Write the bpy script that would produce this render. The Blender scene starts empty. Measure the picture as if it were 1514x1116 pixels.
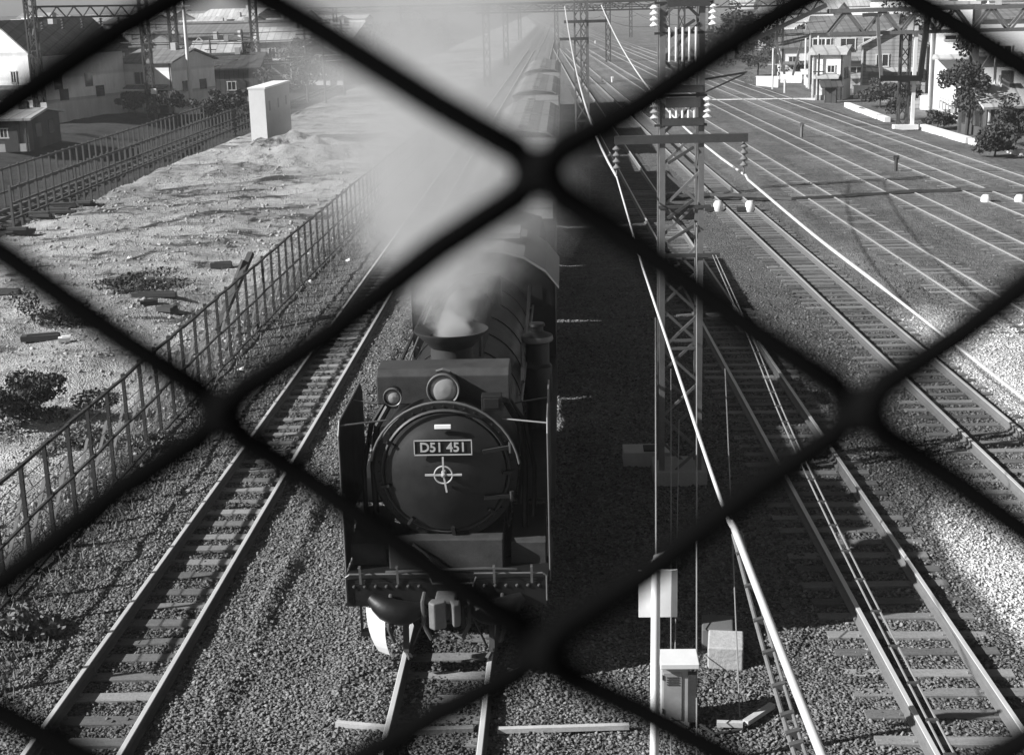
import bpy, bmesh, math, random
import numpy as np
from math import sin, cos, radians as R, pi as PI
from mathutils import Vector, Matrix
random.seed(51); RNG = np.random.default_rng(451)
sc = bpy.context.scene
col = sc.collection

# ------------------------------------------------------------------ camera
F, PITCH, YAW, ROLL, CH = 2100.0, .2584, .0418, .0261, 8.28
fw0 = Vector((-sin(YAW), cos(YAW), 0)); rt0 = Vector((cos(YAW), sin(YAW), 0))
FW = fw0 * cos(PITCH) + Vector((0, 0, -sin(PITCH)))
UP0 = fw0 * sin(PITCH) + Vector((0, 0, cos(PITCH)))
CX = rt0 * cos(ROLL) - UP0 * sin(ROLL)
CY = rt0 * sin(ROLL) + UP0 * cos(ROLL)
cd = bpy.data.cameras.new('camera'); cam = bpy.data.objects.new('camera', cd); col.objects.link(cam)
M = Matrix.Identity(4)
for i in range(3):
    M[i][0] = CX[i]; M[i][1] = CY[i]; M[i][2] = -FW[i]
M[2][3] = CH
cam.matrix_world = M
cd.sensor_width = 36; cd.sensor_fit = 'HORIZONTAL'; cd.lens = F / 1514 * 36
cd.clip_start = .01; cd.clip_end = 20000
cd.dof.use_dof = True; cd.dof.focus_distance = 24; cd.dof.aperture_fstop = 16
sc.camera = cam
C0 = Vector((0, 0, CH))
def at(u, v, z=-.2):
    d = CX * (u - 757) - CY * (v - 558) + FW * F
    return C0 + d * ((z - CH) / d.z)
def atY(u, v, Y):
    d = CX * (u - 757) - CY * (v - 558) + FW * F
    return C0 + d * (Y / d.y)

# ------------------------------------------------------------------ sky, sun, exposure
ELEV, AZ = 31.0, 17.0
w = bpy.data.worlds.new('World'); sc.world = w; w.use_nodes = True
nt = w.node_tree; nt.nodes.clear()
sky = nt.nodes.new('ShaderNodeTexSky'); sky.sky_type = 'NISHITA'; sky.sun_disc = False
sky.sun_elevation = R(ELEV); sky.sun_rotation = R(270 - AZ)
sky.dust_density = 1.0; sky.air_density = .4
bw = nt.nodes.new('ShaderNodeRGBToBW'); bg = nt.nodes.new('ShaderNodeBackground'); wo = nt.nodes.new('ShaderNodeOutputWorld')
nt.links.new(sky.outputs[0], bw.inputs[0]); nt.links.new(bw.outputs[0], bg.inputs[0]); nt.links.new(bg.outputs[0], wo.inputs[0])
bg.inputs[1].default_value = .05
sl = bpy.data.lights.new('sun', 'SUN'); sl.energy = 5.0; sl.angle = R(.5); sl.color = (1, 1, 1)
sun = bpy.data.objects.new('sun', sl); col.objects.link(sun)
SD = Vector((cos(R(AZ)) * cos(R(ELEV)), sin(R(AZ)) * cos(R(ELEV)), -sin(R(ELEV))))
sun.rotation_euler = SD.to_track_quat('-Z', 'Y').to_euler()
sc.view_settings.view_transform = 'Standard'; sc.view_settings.look = 'None'
sc.view_settings.exposure = 0.8; sc.view_settings.gamma = 1
sc.cycles.volume_bounces = 1
sc.cycles.volume_max_steps = 256

# ------------------------------------------------------------------ node helper
class N:
    def __init__(s, nt, o): s.nt = nt; s.o = o
    def _m(s, op, *a, clamp=False):
        n = s.nt.nodes.new('ShaderNodeMath'); n.operation = op; n.use_clamp = clamp
        for i, x in enumerate((s,) + a):
            if isinstance(x, N): s.nt.links.new(x.o, n.inputs[i])
            else: n.inputs[i].default_value = x
        return N(s.nt, n.outputs[0])
    def __add__(s, o): return s._m('ADD', o)
    __radd__ = __add__
    def __sub__(s, o): return s._m('SUBTRACT', o)
    def __rsub__(s, o): return (s * -1) + o
    def __mul__(s, o): return s._m('MULTIPLY', o)
    __rmul__ = __mul__
    def __truediv__(s, o): return s._m('DIVIDE', o)
    def sqrt(s): return s._m('SQRT')
    def pw(s, e): return s._m('POWER', e)
    def mx(s, o): return s._m('MAXIMUM', o)
    def mn(s, o): return s._m('MINIMUM', o)
    def step(s, a, b):      # smooth 0..1 between a and b
        n = s.nt.nodes.new('ShaderNodeMapRange'); n.interpolation_type = 'SMOOTHSTEP'; n.clamp = True
        s.nt.links.new(s.o, n.inputs[0]); n.inputs[1].default_value = a; n.inputs[2].default_value = b
        return N(s.nt, n.outputs[0])
def lerp(a, b, t): return (b * t) + (a * (1 - t)) if isinstance(t, N) else a + (b - a) * t

def coords(nt, kind):
    if kind == 'pos': return nt.nodes.new('ShaderNodeNewGeometry').outputs['Position']
    return nt.nodes.new('ShaderNodeTexCoord').outputs['Object']
def noise(nt, vec, scale, detail=4, rough=.6, stretch=None, typ='n'):
    if stretch:
        mp = nt.nodes.new('ShaderNodeMapping'); nt.links.new(vec, mp.inputs[0]); mp.inputs['Scale'].default_value = stretch; vec = mp.outputs[0]
    if typ == 'v':
        n = nt.nodes.new('ShaderNodeTexVoronoi'); nt.links.new(vec, n.inputs['Vector']); n.inputs['Scale'].default_value = scale
        return N(nt, n.outputs['Distance']), n.outputs['Color']
    n = nt.nodes.new('ShaderNodeTexNoise'); nt.links.new(vec, n.inputs['Vector'])
    n.inputs['Scale'].default_value = scale; n.inputs['Detail'].default_value = detail; n.inputs['Roughness'].default_value = rough
    return N(nt, n.outputs['Fac'])
def newmat(name, rough=.8, metal=0., spec=.3):
    m = bpy.data.materials.new(name); m.use_nodes = True
    b = m.node_tree.nodes['Principled BSDF']
    b.inputs['Roughness'].default_value = rough; b.inputs['Metallic'].default_value = metal
    b.inputs['Specular IOR Level'].default_value = spec
    return m, m.node_tree, b
def setcol(nt, b, val): nt.links.new(val.o, b.inputs['Base Color'])
def bump(nt, b, h, dist, strength=1.):
    n = nt.nodes.new('ShaderNodeBump'); n.inputs['Distance'].default_value = dist; n.inputs['Strength'].default_value = strength
    nt.links.new(h.o, n.inputs['Height']); nt.links.new(n.outputs[0], b.inputs['Normal'])
MATS = {}
def mat(name, v, rough=.8, var=.35, scale=3., metal=0., bmp=0., kind='obj', spec=.3, fine=0, stretch=None, lines=None):
    if name in MATS: return MATS[name]
    m, nt, b = newmat(name, rough, metal, spec)
    c = coords(nt, kind)
    n = noise(nt, c, scale, 6, .65, stretch)
    val = (n - .5) * (2 * var * v) + v
    if fine:
        n2 = noise(nt, c, scale * 11, 3, .6); val = val + (n2 - .5) * (2 * fine * v)
    if lines:       # (axis, spacing, depth): board joints, tile courses
        sx = nt.nodes.new('ShaderNodeSeparateXYZ'); nt.links.new(c, sx.inputs[0])
        for ax, spc, dep in lines:
            q = N(nt, sx.outputs[ax]) * (1 / spc)
            fr = q._m('FRACT'); ln = fr.step(.80, .92); row = q._m('FLOOR')
            val = val * (1 - ln * dep) * ((((row * 12.9898)._m('SINE') * 43758.5)._m('FRACT') - .5) * .22 + 1)
        ns_ = noise(nt, c, 1.3, 4, .7, (1, 1, .25)); val = val * (ns_ * .7 + .65)
    setcol(nt, b, val.mx(.004))
    if bmp: bump(nt, b, noise(nt, c, scale * 6, 5, .6), bmp)
    rr = (n - .5) * .25 + rough
    nt.links.new(rr.o, b.inputs['Roughness'])
    MATS[name] = m; return m

# ------------------------------------------------------------------ mesh helper
ORG = {}
class MB:
    def __init__(s): s.v = []; s.f = []; s.mi = []; s.k = 0
    def add(s, vs, fs):
        b = len(s.v); s.v += [tuple(x) for x in vs]; s.f += [tuple(i + b for i in f) for f in fs]; s.mi += [s.k] * len(fs); return s
    def box(s, c, d, rz=0, rx=0, ry=0):
        m = Matrix.Rotation(rz, 3, 'Z') @ Matrix.Rotation(ry, 3, 'Y') @ Matrix.Rotation(rx, 3, 'X')
        vs = [m @ Vector((i * d[0] / 2, j * d[1] / 2, k * d[2] / 2)) + Vector(c) for k in (-1, 1) for i, j in ((-1, -1), (1, -1), (1, 1), (-1, 1))]
        return s.add(vs, [(3, 2, 1, 0), (4, 5, 6, 7), (0, 1, 5, 4), (1, 2, 6, 5), (2, 3, 7, 6), (3, 0, 4, 7)])
    def bar(s, a, b, w, h=None, up=(0, 0, 1)):
        a = Vector(a); b = Vector(b); h = h or w; d = (b - a).normalized(); u = Vector(up)
        if abs(d.dot(u)) > .98: u = Vector((0, 1, 0))
        x = d.cross(u).normalized(); z = x.cross(d)
        vs = [p + x * (i * w / 2) + z * (j * h / 2) for p in (a, b) for i, j in ((-1, -1), (1, -1), (1, 1), (-1, 1))]
        return s.add(vs, [(3, 2, 1, 0), (4, 5, 6, 7), (0, 1, 5, 4), (1, 2, 6, 5), (2, 3, 7, 6), (3, 0, 4, 7)])
    def tube(s, pts, r, n=8, cap=True):
        pts = [Vector(p) for p in pts]; rs = r if isinstance(r, (list, tuple)) else [r] * len(pts)
        d0 = (pts[1] - pts[0]).normalized(); u = Vector((0, 0, 1)) if abs(d0.z) < .9 else Vector((1, 0, 0))
        x = d0.cross(u).normalized(); vs = []
        for i, p in enumerate(pts):
            d = (pts[min(i + 1, len(pts) - 1)] - pts[max(i - 1, 0)]).normalized()
            x = (x - d * x.dot(d)).normalized(); y = d.cross(x)
            vs += [p + (x * cos(2 * PI * k / n) + y * sin(2 * PI * k / n)) * rs[i] for k in range(n)]
        fs = [(i * n + k, i * n + (k + 1) % n, (i + 1) * n + (k + 1) % n, (i + 1) * n + k) for i in range(len(pts) - 1) for k in range(n)]
        if cap: fs += [tuple(range(n - 1, -1, -1)), tuple((len(pts) - 1) * n + k for k in range(n))]
        return s.add(vs, fs)
    def lathe(s, prof, c, axis=(0, 0, 1), n=32):    # prof [(r, t)] along axis
        ax = Vector(axis).normalized(); u = Vector((0, 0, 1)) if abs(ax.z) < .9 else Vector((1, 0, 0))
        x = ax.cross(u).normalized(); y = ax.cross(x); c = Vector(c)
        vs = [c + ax * t + (x * cos(2 * PI * k / n) + y * sin(2 * PI * k / n)) * max(r, 1e-4) for r, t in prof for k in range(n)]
        fs = [(i * n + k, i * n + (k + 1) % n, (i + 1) * n + (k + 1) % n, (i + 1) * n + k) for i in range(len(prof) - 1) for k in range(n)]
        return s.add(vs, fs)
    def prism(s, poly, a, b):       # poly of 3-D points, extruded by vector (b-a)
        n = len(poly); d = Vector(b) - Vector(a)
        vs = [Vector(p) for p in poly] + [Vector(p) + d for p in poly]
        fs = [tuple(range(n - 1, -1, -1)), tuple(range(n, 2 * n))] + [(i, (i + 1) % n, n + (i + 1) % n, n + i) for i in range(n)]
        return s.add(vs, fs)
    def build(s, name, mats, parent=None, smooth=False, bevel=0):
        o0 = ORG.get(parent.name, Vector()) if parent else Vector()
        me = bpy.data.meshes.new(name)
        me.from_pydata([(x[0] - o0.x, x[1] - o0.y, x[2] - o0.z) for x in s.v], [], s.f)
        ml = mats if isinstance(mats, (list, tuple)) else [mats]
        for m in ml: me.materials.append(m)
        if len(ml) > 1: me.polygons.foreach_set('material_index', s.mi)
        me.update()
        o = bpy.data.objects.new(name, me); col.objects.link(o)
        if smooth:
            me.polygons.foreach_set('use_smooth', [True] * len(me.polygons))
            md = o.modifiers.new('es', 'EDGE_SPLIT'); md.split_angle = R(38)
        if bevel:
            md = o.modifiers.new('bv', 'BEVEL'); md.width = bevel; md.segments = 2; md.limit_method = 'ANGLE'
        if parent: o.parent = parent
        ORG[o.name] = o0
        return o
def tag(o, label=None, cat=None, group=None, kind=None):
    if label: o['label'] = label
    if cat: o['category'] = cat
    if group: o['group'] = group
    if kind: o['kind'] = kind
    return o
def thing(name, loc, label, cat, group=None):
    o = bpy.data.objects.new(name, None); col.objects.link(o); o.location = loc; o.empty_display_size = .2
    ORG[o.name] = Vector(loc); return tag(o, label, cat, group)
def kids(o): return [c for c in bpy.data.objects if c.parent == o]
def copy_tree(o, parent=None):
    c = o.copy(); col.objects.link(c)
    if parent: c.parent = parent
    for ch in kids(o): copy_tree(ch, c)
    return c
def single(mb, name, mats, label, cat, loc=None, group=None, **k):
    if loc is None: v = mb.v[0]; loc = (v[0], v[1], min(q[2] for q in mb.v))
    mb.v = [(x[0] - loc[0], x[1] - loc[1], x[2] - loc[2]) for x in mb.v]
    o = mb.build(name, mats, **k); o.location = loc
    return tag(o, label, cat, group)

# ------------------------------------------------------------------ materials
blk = mat('black_paint', .008, .5, .9, 4, spec=.35, bmp=.002, fine=.25)
blk2 = mat('sooty_iron', .010, .65, .5, 5, bmp=.003)
doorm = mat('smokebox_black', .014, .5, .8, 3, spec=.4, fine=.3)
heaterm = mat('dusty_black', .042, .6, .6, 5, bmp=.003, fine=.3)
edge = mat('worn_edge', .11, .4, .3, 8, spec=.5)
brass = mat('bright_metal', .75, .3, .1, 8, metal=.6)
whitep = mat('white_paint', .82, .5, .08, 6)
glassm = mat('lamp_glass', .28, .12, .15, 8, spec=.8)
steel = mat('galvanised_steel', .15, .6, .4, 6, spec=.4, fine=.3)
steeld = mat('dark_steel', .06, .7, .4, 6, fine=.3)
ceram = mat('white_ceramic', .85, .25, .05, 6, spec=.6)
concm = mat('concrete', .38, .9, .25, 2.5, bmp=.01, fine=.25)
concw = mat('sunlit_concrete', .8, .9, .12, 1.5, fine=.1)
wood = mat('weathered_wood', .17, .9, .45, 3, bmp=.006, fine=.4, stretch=(1, 6, 1))
def vary(m, lo, hi):
    nt = m.node_tree; b = nt.nodes['Principled BSDF']; src = b.inputs['Base Color'].links[0].from_socket
    o = nt.nodes.new('ShaderNodeObjectInfo'); k = N(nt, o.outputs['Random']) * (hi - lo) + lo
    nt.links.new((N(nt, src) * k).o, b.inputs['Base Color'])
vary(wood, .55, 1.45)
woodl = mat('bleached_wood', .42, .9, .3, 3, fine=.3)
woodd = mat('dark_wood', .05, .9, .4, 3, fine=.4)
railtop = mat('rail_head', .6, .38, .15, 2, metal=.25, kind='pos')
railside = mat('rail_side', .12, .8, .3, 6, kind='pos')
railworn = mat('rail_side_light', .15, .75, .25, 6, kind='pos')
wallw = mat('white_plaster', .74, .9, .12, .6, fine=.08, lines=[(2, 1.9, .25)])
wallg = mat('grey_boards', .32, .9, .25, .8, fine=.2, lines=[(2, .3, .45), (0, 1.8, .3)])
walld = mat('dark_boards', .07, .9, .4, .8, fine=.3, lines=[(0, .45, .5)])
roofm = mat('slate_roof', .17, .8, .3, .8, fine=.3, lines=[(0, .6, .4), (1, .5, .3)])
roofl = mat('tin_roof', .4, .6, .25, .8, fine=.2, lines=[(0, .9, .4)])
roofd = mat('black_tiles', .06, .8, .3, 1., fine=.3, lines=[(0, .6, .4), (1, .5, .3)])
winm = mat('window_glass', .03, .12, .2, 1, spec=.8)
framew = mat('pale_frame', .6, .7, .1, 2)
leafm = mat('leaves', .055, .8, .5, 2., kind='pos', fine=.4)
leafl = mat('dry_grass', .16, .9, .5, 2., kind='pos', fine=.4)
trunkm = mat('bark', .07, .95, .4, 4)
wirel = mat('bright_wire', .8, .35, .1, 3, metal=.3)
wirem = mat('grey_wire', .3, .5, .2, 3, metal=.3)
litter = mat('white_litter', .8, .9, .1, 6)

# ballast / ground materials
GA = .565
def ground_mat():
    m, nt, b = newmat('ground_soil', .95, 0, .1)
    p = coords(nt, 'pos'); sp = nt.nodes.new('ShaderNodeSeparateXYZ'); nt.links.new(p, sp.inputs[0])
    X = N(nt, sp.outputs[0]); Y = N(nt, sp.outputs[1])
    n1 = noise(nt, p, .12, 5, .6); n2 = noise(nt, p, .55, 6, .7); n3 = noise(nt, p, 3.2, 6, .75); n4 = noise(nt, p, 1.4, 5, .7, (1, .45, 1))
    v1, c1 = noise(nt, p, 9., typ='v'); v2, c2 = noise(nt, p, 22., typ='v')
    # dirt lot
    lot = (n1.step(.38, .62) * .15) + .27 + (n2 - .5) * .5 + (n3 - .5) * .5
    n5 = noise(nt, p, .5, 6, .75, (.35, 1.1, 1)); dk = n4.step(.53, .64) * .2 + n5.step(.52, .62) * .2
    for k3, (yc, slp) in enumerate(((64, .9), (68.5, .75), (73, .55), (58, 1.1))):
        yl = (Y - yc - (X + 16) * slp + (n2 - .5) * 3.)._m('ABSOLUTE')
        dk = dk + (1 - yl.step(.25, .8)) * X.step(-21.5, -20) * (1 - X.step(-11.5, -10.5)) * .2
    lot = (lot - dk).mx(.05)
    # weeds near fence
    weeds = (n2 - .5) * .14 + (n3 - .5) * .20 + .105
    # track ballast
    bal = (n2 - .5) * .12 + (n3 - .5) * .18 + .13 + (v2 - .4) * .10
    sep = nt.nodes.new('ShaderNodeSeparateColor'); nt.links.new(c2, sep.inputs[0])
    stone = N(nt, sep.outputs[0])
    bal = bal + (stone - .5) * .12
    ns = noise(nt, p, 1.1, 5, .7, (1, .07, 1)); yard = (ns - .5) * .16 + (n2 - .5) * .14 + (n3 - .5) * .2 + (n1 - .5) * .12 + .15 + (stone - .5) * .05 + n1.step(.45, .75) * .03
    Xw = X + (n2 - .5) * 2.2
    lotm = 1 - (X + (n3 - .5) * 1.5 + (n2 - .5) * 1.2).step(-10.3, -8.7)
    val = lerp(weeds, lot, lotm)
    val = lerp(val, bal, (X + (n3 - .5) * 1.2).step(-7.9, -7.0))
    for cxx, am in ((-5.83, .25), (-1.66, .45)):
        val = val * (1 - (1 - (((X - cxx)._m('ABSOLUTE')) + (n3 - .5) * .4).step(.3, .65)) * am)
    xq = X + (Y - 60) * .038
    n6 = noise(nt, p, 5.5, 4, .8, (1, .4, 1)); yard = yard + (n6 - .5) * .22
    for cc in (10.7, 14.3, 17.55, 20.5):
        for sd in (-GA, GA):
            yard = yard + (1 - ((xq - (cc + sd))._m('ABSOLUTE') + (n3 - .5) * .18).step(.05, .24)) * .11
    val = lerp(val, yard, (X + Y * .036 + (n2 - .5) * 2.).step(8.4, 9.6))
    # fresh pale stone beside the right tracks
    fx = X + Y * .030
    f1 = fx.step(6.35, 6.7) * (1 - (fx + (n2 - .5) * 1.5).step(8.3, 9.2)) * (1 - (Y + (n3 - .5) * 5).step(20.5, 24))
    f2 = fx.step(9.6, 10.1) * (1 - (Y + X * .5 + (n2 - .5) * 7).step(40.5, 44))
    f = f1.mx(f2)
    val = lerp(val, (stone - .5) * .35 + .50 + (n3 - .5) * .3, f)
    # lower dark land beyond the lot
    val = lerp(val, weeds * .55, 1 - (X + (n2 - .5) * 1.4).step(-23.2, -22.2))
    setcol(nt, b, val.mx(.015))
    bump(nt, b, (v2 * -1) * .6 + n3 * 1.2 + v1 * -.3, .09, 1.)
    return m
gmat = ground_mat()
bm_, nt_, b_ = newmat('ballast_stone', .9, 0, .15)
oi = nt_.nodes.new('ShaderNodeNewGeometry'); rnd = N(nt_, oi.outputs['Random Per Island'])
pp = coords(nt_, 'pos'); sp_ = nt_.nodes.new('ShaderNodeSeparateXYZ'); nt_.links.new(pp, sp_.inputs[0])
X_ = N(nt_, sp_.outputs[0]); Y_ = N(nt_, sp_.outputs[1])
nn_ = noise(nt_, pp, .55, 6, .7)
val_ = rnd.pw(1.2) * .20 + .055 + (nn_ - .5) * .14
for cxx, am in ((-5.83, .3), (-1.66, .5)):
    val_ = val_ * (1 - (1 - ((X_ - cxx)._m('ABSOLUTE') + (nn_ - .5) * .5).step(.3, .65)) * am)
val_ = lerp(val_, val_ * .75, (X_ + Y_ * .036 + (nn_ - .5) * 2.).step(8.4, 9.6))
fx_ = X_ + Y_ * .030
f1_ = fx_.step(6.35, 6.7) * (1 - (Y_ + (nn_ - .5) * 5).step(20.5, 24)); f2_ = fx_.step(9.6, 10.1) * (1 - (Y_ + X_ * .5 + (nn_ - .5) * 7).step(40.5, 44))
val_ = lerp(val_, rnd * .5 + .32, f1_.mx(f2_)).mx(.03)
setcol(nt_, b_, val_)

# ------------------------------------------------------------------ ground
def axis(segs):
    out = []
    for a, b, st in segs: out += list(np.arange(a, b, st))
    return np.array(out + [segs[-1][1]])
xs = axis([(-6000, -600, 900), (-600, -120, 40), (-120, -40, 6), (-40, -26, .8), (-26, -8.5, .22), (-8.5, .6, .11), (.6, 12, .25), (12, 30, .8), (30, 120, 6), (120, 600, 40), (600, 6000, 900)])
ys = axis([(-200, 4, 20), (4, 12, 1), (12, 60, .25), (60, 130, .6), (130, 260, 4), (260, 800, 30), (800, 9000, 700)])
XX, YY = np.meshgrid(xs, ys)
def vnoise(x, y, sc_, seed):
    r = np.random.default_rng(seed); g = r.random((256, 256))
    u = x / sc_; v = y / sc_; i = np.floor(u).astype(int); j = np.floor(v).astype(int); fu = u - i; fv = v - j
    fu = fu * fu * (3 - 2 * fu); fv = fv * fv * (3 - 2 * fv)
    G = lambda a, b: g[a % 256, b % 256]
    return (G(i, j) * (1 - fu) + G(i + 1, j) * fu) * (1 - fv) + (G(i, j + 1) * (1 - fu) + G(i + 1, j + 1) * fu) * fv - .5
def sst(x, a, b): t = np.clip((x - a) / (b - a), 0, 1); return t * t * (3 - 2 * t)
def height(x, y):
    z = np.full_like(x, -.2)
    lot = 1 - sst(x, -10.2, -8.8)
    n = vnoise(x, y, 5, 1) * .34 + vnoise(x, y, 1.7, 2) * .16 + vnoise(x, y, .6, 3) * .10
    z += lot * n * 1.0
    # mounds and ruts
    for mx, my, r, h in ((-17.4, 84, 2.6, .9), (-15.5, 82, 2.5, .7), (-12.6, 40.5, 1.7, .55), (-14.4, 86, 3, .6), (-11.6, 29, 1.4, .35), (-19, 60, 3, .3), (-13.2, 33.5, 1.5, .4)):
        z += h * np.exp(-((x - mx) ** 2 + (y - my) ** 2) / (r * r)) * (1 + vnoise(x, y, .7, 9) * .8) * .8
    for k in range(5):
        yy = y - (66 + k * 3.1) - (x + 16) * (.55 + .12 * k)
        z -= lot * .22 * np.exp(-(yy / .55) ** 2) * (x > -21.5) * (x < -10.5)
    z -= sst(x, -22.0, -24.5) * 0
    z -= (1 - sst(x, -24.2, -22.2)) * 1.0 * (1 - sst(x, -34, -30) * 0) * sst(x, -38, -30)
    z += .15 * sst(x + .036 * (y - 60), 8.3, 9.1) * sst(y, 8, 14) * (1 - sst(x + .04 * (y - 60), 21.5, 23)) 
    z += vnoise(x, y, .5, 5) * .05 * (x > -8) * (x < 30) + (abs(x) < 9) * vnoise(x, y, .25, 6) * .03
    z += .09 * np.exp(-((x + 4.42 + .04 * np.sin(y * 1.7)) / .10) ** 2) * (.7 + vnoise(x, y, .9, 12))
    for tx in (-5.83, -1.66):
        d = abs(x - tx); z += .05 * sst(d, .62, .75) * (1 - sst(d, 1.25, 1.7)) * (d < 2.2)
    return z
ZZ = height(XX, YY)
nx, ny = len(xs), len(ys)
verts = np.stack([XX.ravel(), YY.ravel(), ZZ.ravel()], 1)
idx = np.arange(nx * ny).reshape(ny, nx)
quads = np.stack([idx[:-1, :-1].ravel(), idx[:-1, 1:].ravel(), idx[1:, 1:].ravel(), idx[1:, :-1].ravel()], 1)
def npmesh(name, v, f, m, smooth=True):
    me = bpy.data.meshes.new(name); k = f.shape[1]
    me.vertices.add(len(v)); me.vertices.foreach_set('co', v.astype(np.float32).ravel())
    me.loops.add(f.size); me.loops.foreach_set('vertex_index', f.astype(np.int32).ravel())
    me.polygons.add(len(f)); me.polygons.foreach_set('loop_start', np.arange(0, f.size, k, dtype=np.int32)); me.polygons.foreach_set('loop_total', np.full(len(f), k, dtype=np.int32))
    if smooth: me.polygons.foreach_set('use_smooth', np.ones(len(f), dtype=bool))
    me.materials.append(m); me.update(calc_edges=True); me.validate()
    o = bpy.data.objects.new(name, me); col.objects.link(o); return o
tag(npmesh('ground', verts, quads, gmat), kind='structure')
def gz(x, y): return float(height(np.array([float(x)]), np.array([float(y)]))[0])

# loose stones near the tracks
def stones(name, n, xr, yr, size, m, fn=None, zoff=0.):
    # density falls with distance
    y = yr[0] + (yr[1] - yr[0]) * RNG.random(n) ** 1.7
    x = xr[0] + (xr[1] - xr[0]) * RNG.random(n)
    if fn is not None: k = fn(x, y); x = x[k]; y = y[k]
    kk = RNG.random(len(x)) < 1 - sst(y, 24, yr[1]) * .97; x = x[kk]; y = y[kk]
    n = len(x); z = height(x, y) + zoff
    base = np.array([(1, 0, 0), (0, 1, 0), (-1, 0, 0), (0, -1, 0), (0, 0, 1), (0, 0, -1)], float)
    fb = np.array([(0, 1, 4), (1, 2, 4), (2, 3, 4), (3, 0, 4), (1, 0, 5), (2, 1, 5), (3, 2, 5), (0, 3, 5)])
    s = size * (.5 + RNG.random(n) ** 2 * 1.1) * (1 + .35 * np.clip((y - 18) / 20, 0, 2))
    v = base[None] * (1 + (RNG.random((n, 6, 1)) - .5) * .7) + (RNG.random((n, 6, 3)) - .5) * .5
    a = RNG.random(n) * 6.283; ca, sa = np.cos(a), np.sin(a)
    v = v * s[:, None, None] * np.array([1, .8, .65])
    vx = v[..., 0] * ca[:, None] - v[..., 1] * sa[:, None]; vy = v[..., 0] * sa[:, None] + v[..., 1] * ca[:, None]
    tilt = (RNG.random((n, 1)) - .5) * 1.4
    vz = v[..., 2] + vx * tilt
    V = np.stack([vx + x[:, None], vy + y[:, None], vz + z[:, None]], 2).reshape(-1, 3)
    Fc = (fb[None] + (np.arange(n) * 6)[:, None, None]).reshape(-1, 3)
    return tag(npmesh(name, V, Fc, m, False), kind='stuff')

# ------------------------------------------------------------------ tracks
HR, GA = .17, .565
def track(xf, y0, y1, label, sleepers=True, worn=False, y_end=None):
    sunk = not sleepers
    # xf(Y) -> centre x (linear in Y)
    t = thing('railway_track', (xf(y0), y0, -.2), label, 'railway track', None)
    ysl = []
    for sd in (-1, 1):
        mb = MB()
        def pt(y, dx, z): 
            return (xf(y) + sd * GA + dx, y, z)
        hw, fwid = (.034, .062) if sleepers else (.04, .05)
        prof_top = [(-hw, -.006), (-hw + .008, 0), (hw - .008, 0), (hw, -.006)]
        prof = [(hw, -.006), (hw, -.036), (.009, -.05), (.009, -.13), (fwid, -.147), (fwid, -.17), (-fwid, -.17), (-fwid, -.147), (-.009, -.13), (-.009, -.05), (-hw, -.036), (-hw, -.006)]
        for k, pr in enumerate((prof_top, prof)):
            mb.k = k; n = len(pr)
            vs = [pt(y, a, b) for y in (y0, y1) for a, b in pr]
            mb.add(vs, [(i, i + 1, n + i + 1, n + i) for i in range(n - 1)])
        mb.build('rail', [railtop, railworn if worn else railside], t)
    if True:
        n = int((min(y1, 150) - y0) / .57); rest = MB(); dzs = .135 if sunk else (-.012 if xf is TC else 0)
        for i in range(n):
            y = y0 + .3 + i * .57 + random.uniform(-.045, .045)
            mb = MB() if i < 100 else rest
            mb.box((xf(y) + random.uniform(-.04, .04), y, -.21 + dzs + (random.uniform(-.02, .015) if sunk else 0)), (2.15, .21 + random.uniform(-.02, .02), .07 if True else 0), rz=random.uniform(-.03, .03))
            if i < 45 and not sunk:
                for sd in (-1, 1):
                    for q in (-1, 1): mb.box((xf(y) + sd * GA + q * .085, y + q * .03, -.165), (.045, .05, .03))
            if i < 100: mb.build('sleeper', wood, t)
        if rest.v: tag(rest.build('sleeper', wood, t), kind='stuff')
    return t
TL = lambda y: -5.83
TC = lambda y: -1.66
T1 = lambda y: 4.62 - .0247 * (y - 15)
T2 = lambda y: 6.97 - .036 * (y - 60)
T3 = lambda y: 10.7 - .037 * (y - 60)
T4 = lambda y: 14.3 - .038 * (y - 60)
T5 = lambda y: 17.55 - .038 * (y - 60)
T6 = lambda y: 20.5 - .040 * (y - 60)
track(TL, 8, 260, 'leftmost empty track with clear sleepers, between the post and rail fence and the steam locomotive')
track(TC, 8, 320, 'railway track the steam locomotive runs on')
track(T1, 8, 260, 'first track right of the lattice mast, crossed by the locomotive\'s long shadow', worn=True)
track(T2, 12, 260, 'second track right of the lattice mast, close sleepers and pale stones on its right', worn=True)
track(T3, 20, 260, 'third track right of the lattice mast, rails sunk in dark ballast', False, True)
track(T4, 24, 260, 'fourth track right of the lattice mast, rails sunk in dark ballast', False, True)
track(T5, 30, 260, 'fifth track right of the lattice mast, second from the white wall pieces', False, True)
track(T6, 34, 260, 'farthest right track, running closest to the houses and white wall pieces', False, True)

def keep(x, y):
    k = np.ones_like(x, bool)
    for tf in (TL, TC, T1, T2):
        d = np.abs(x - tf(y)); ph = ((y - 8 - .3) / .57) % 1
        k &= ~((d < np.where(tf is TL, .62, .55)) & (np.minimum(ph, 1 - ph) < .2) & (RNG.random(len(x)) < np.where(tf is TC, .5, .95)))
        k &= ~(np.abs(d - GA) < .07)
    return k
stones('ballast_stones', 190000, (-8.2, 13.5), (12, 46), .027, bm_, keep, .008)
stones('lot_rubble', 9000, (-24, -8.3), (22, 95), .05, mat('rubble', .3, .95, .5, 4, kind='pos'), None, .0)

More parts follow.
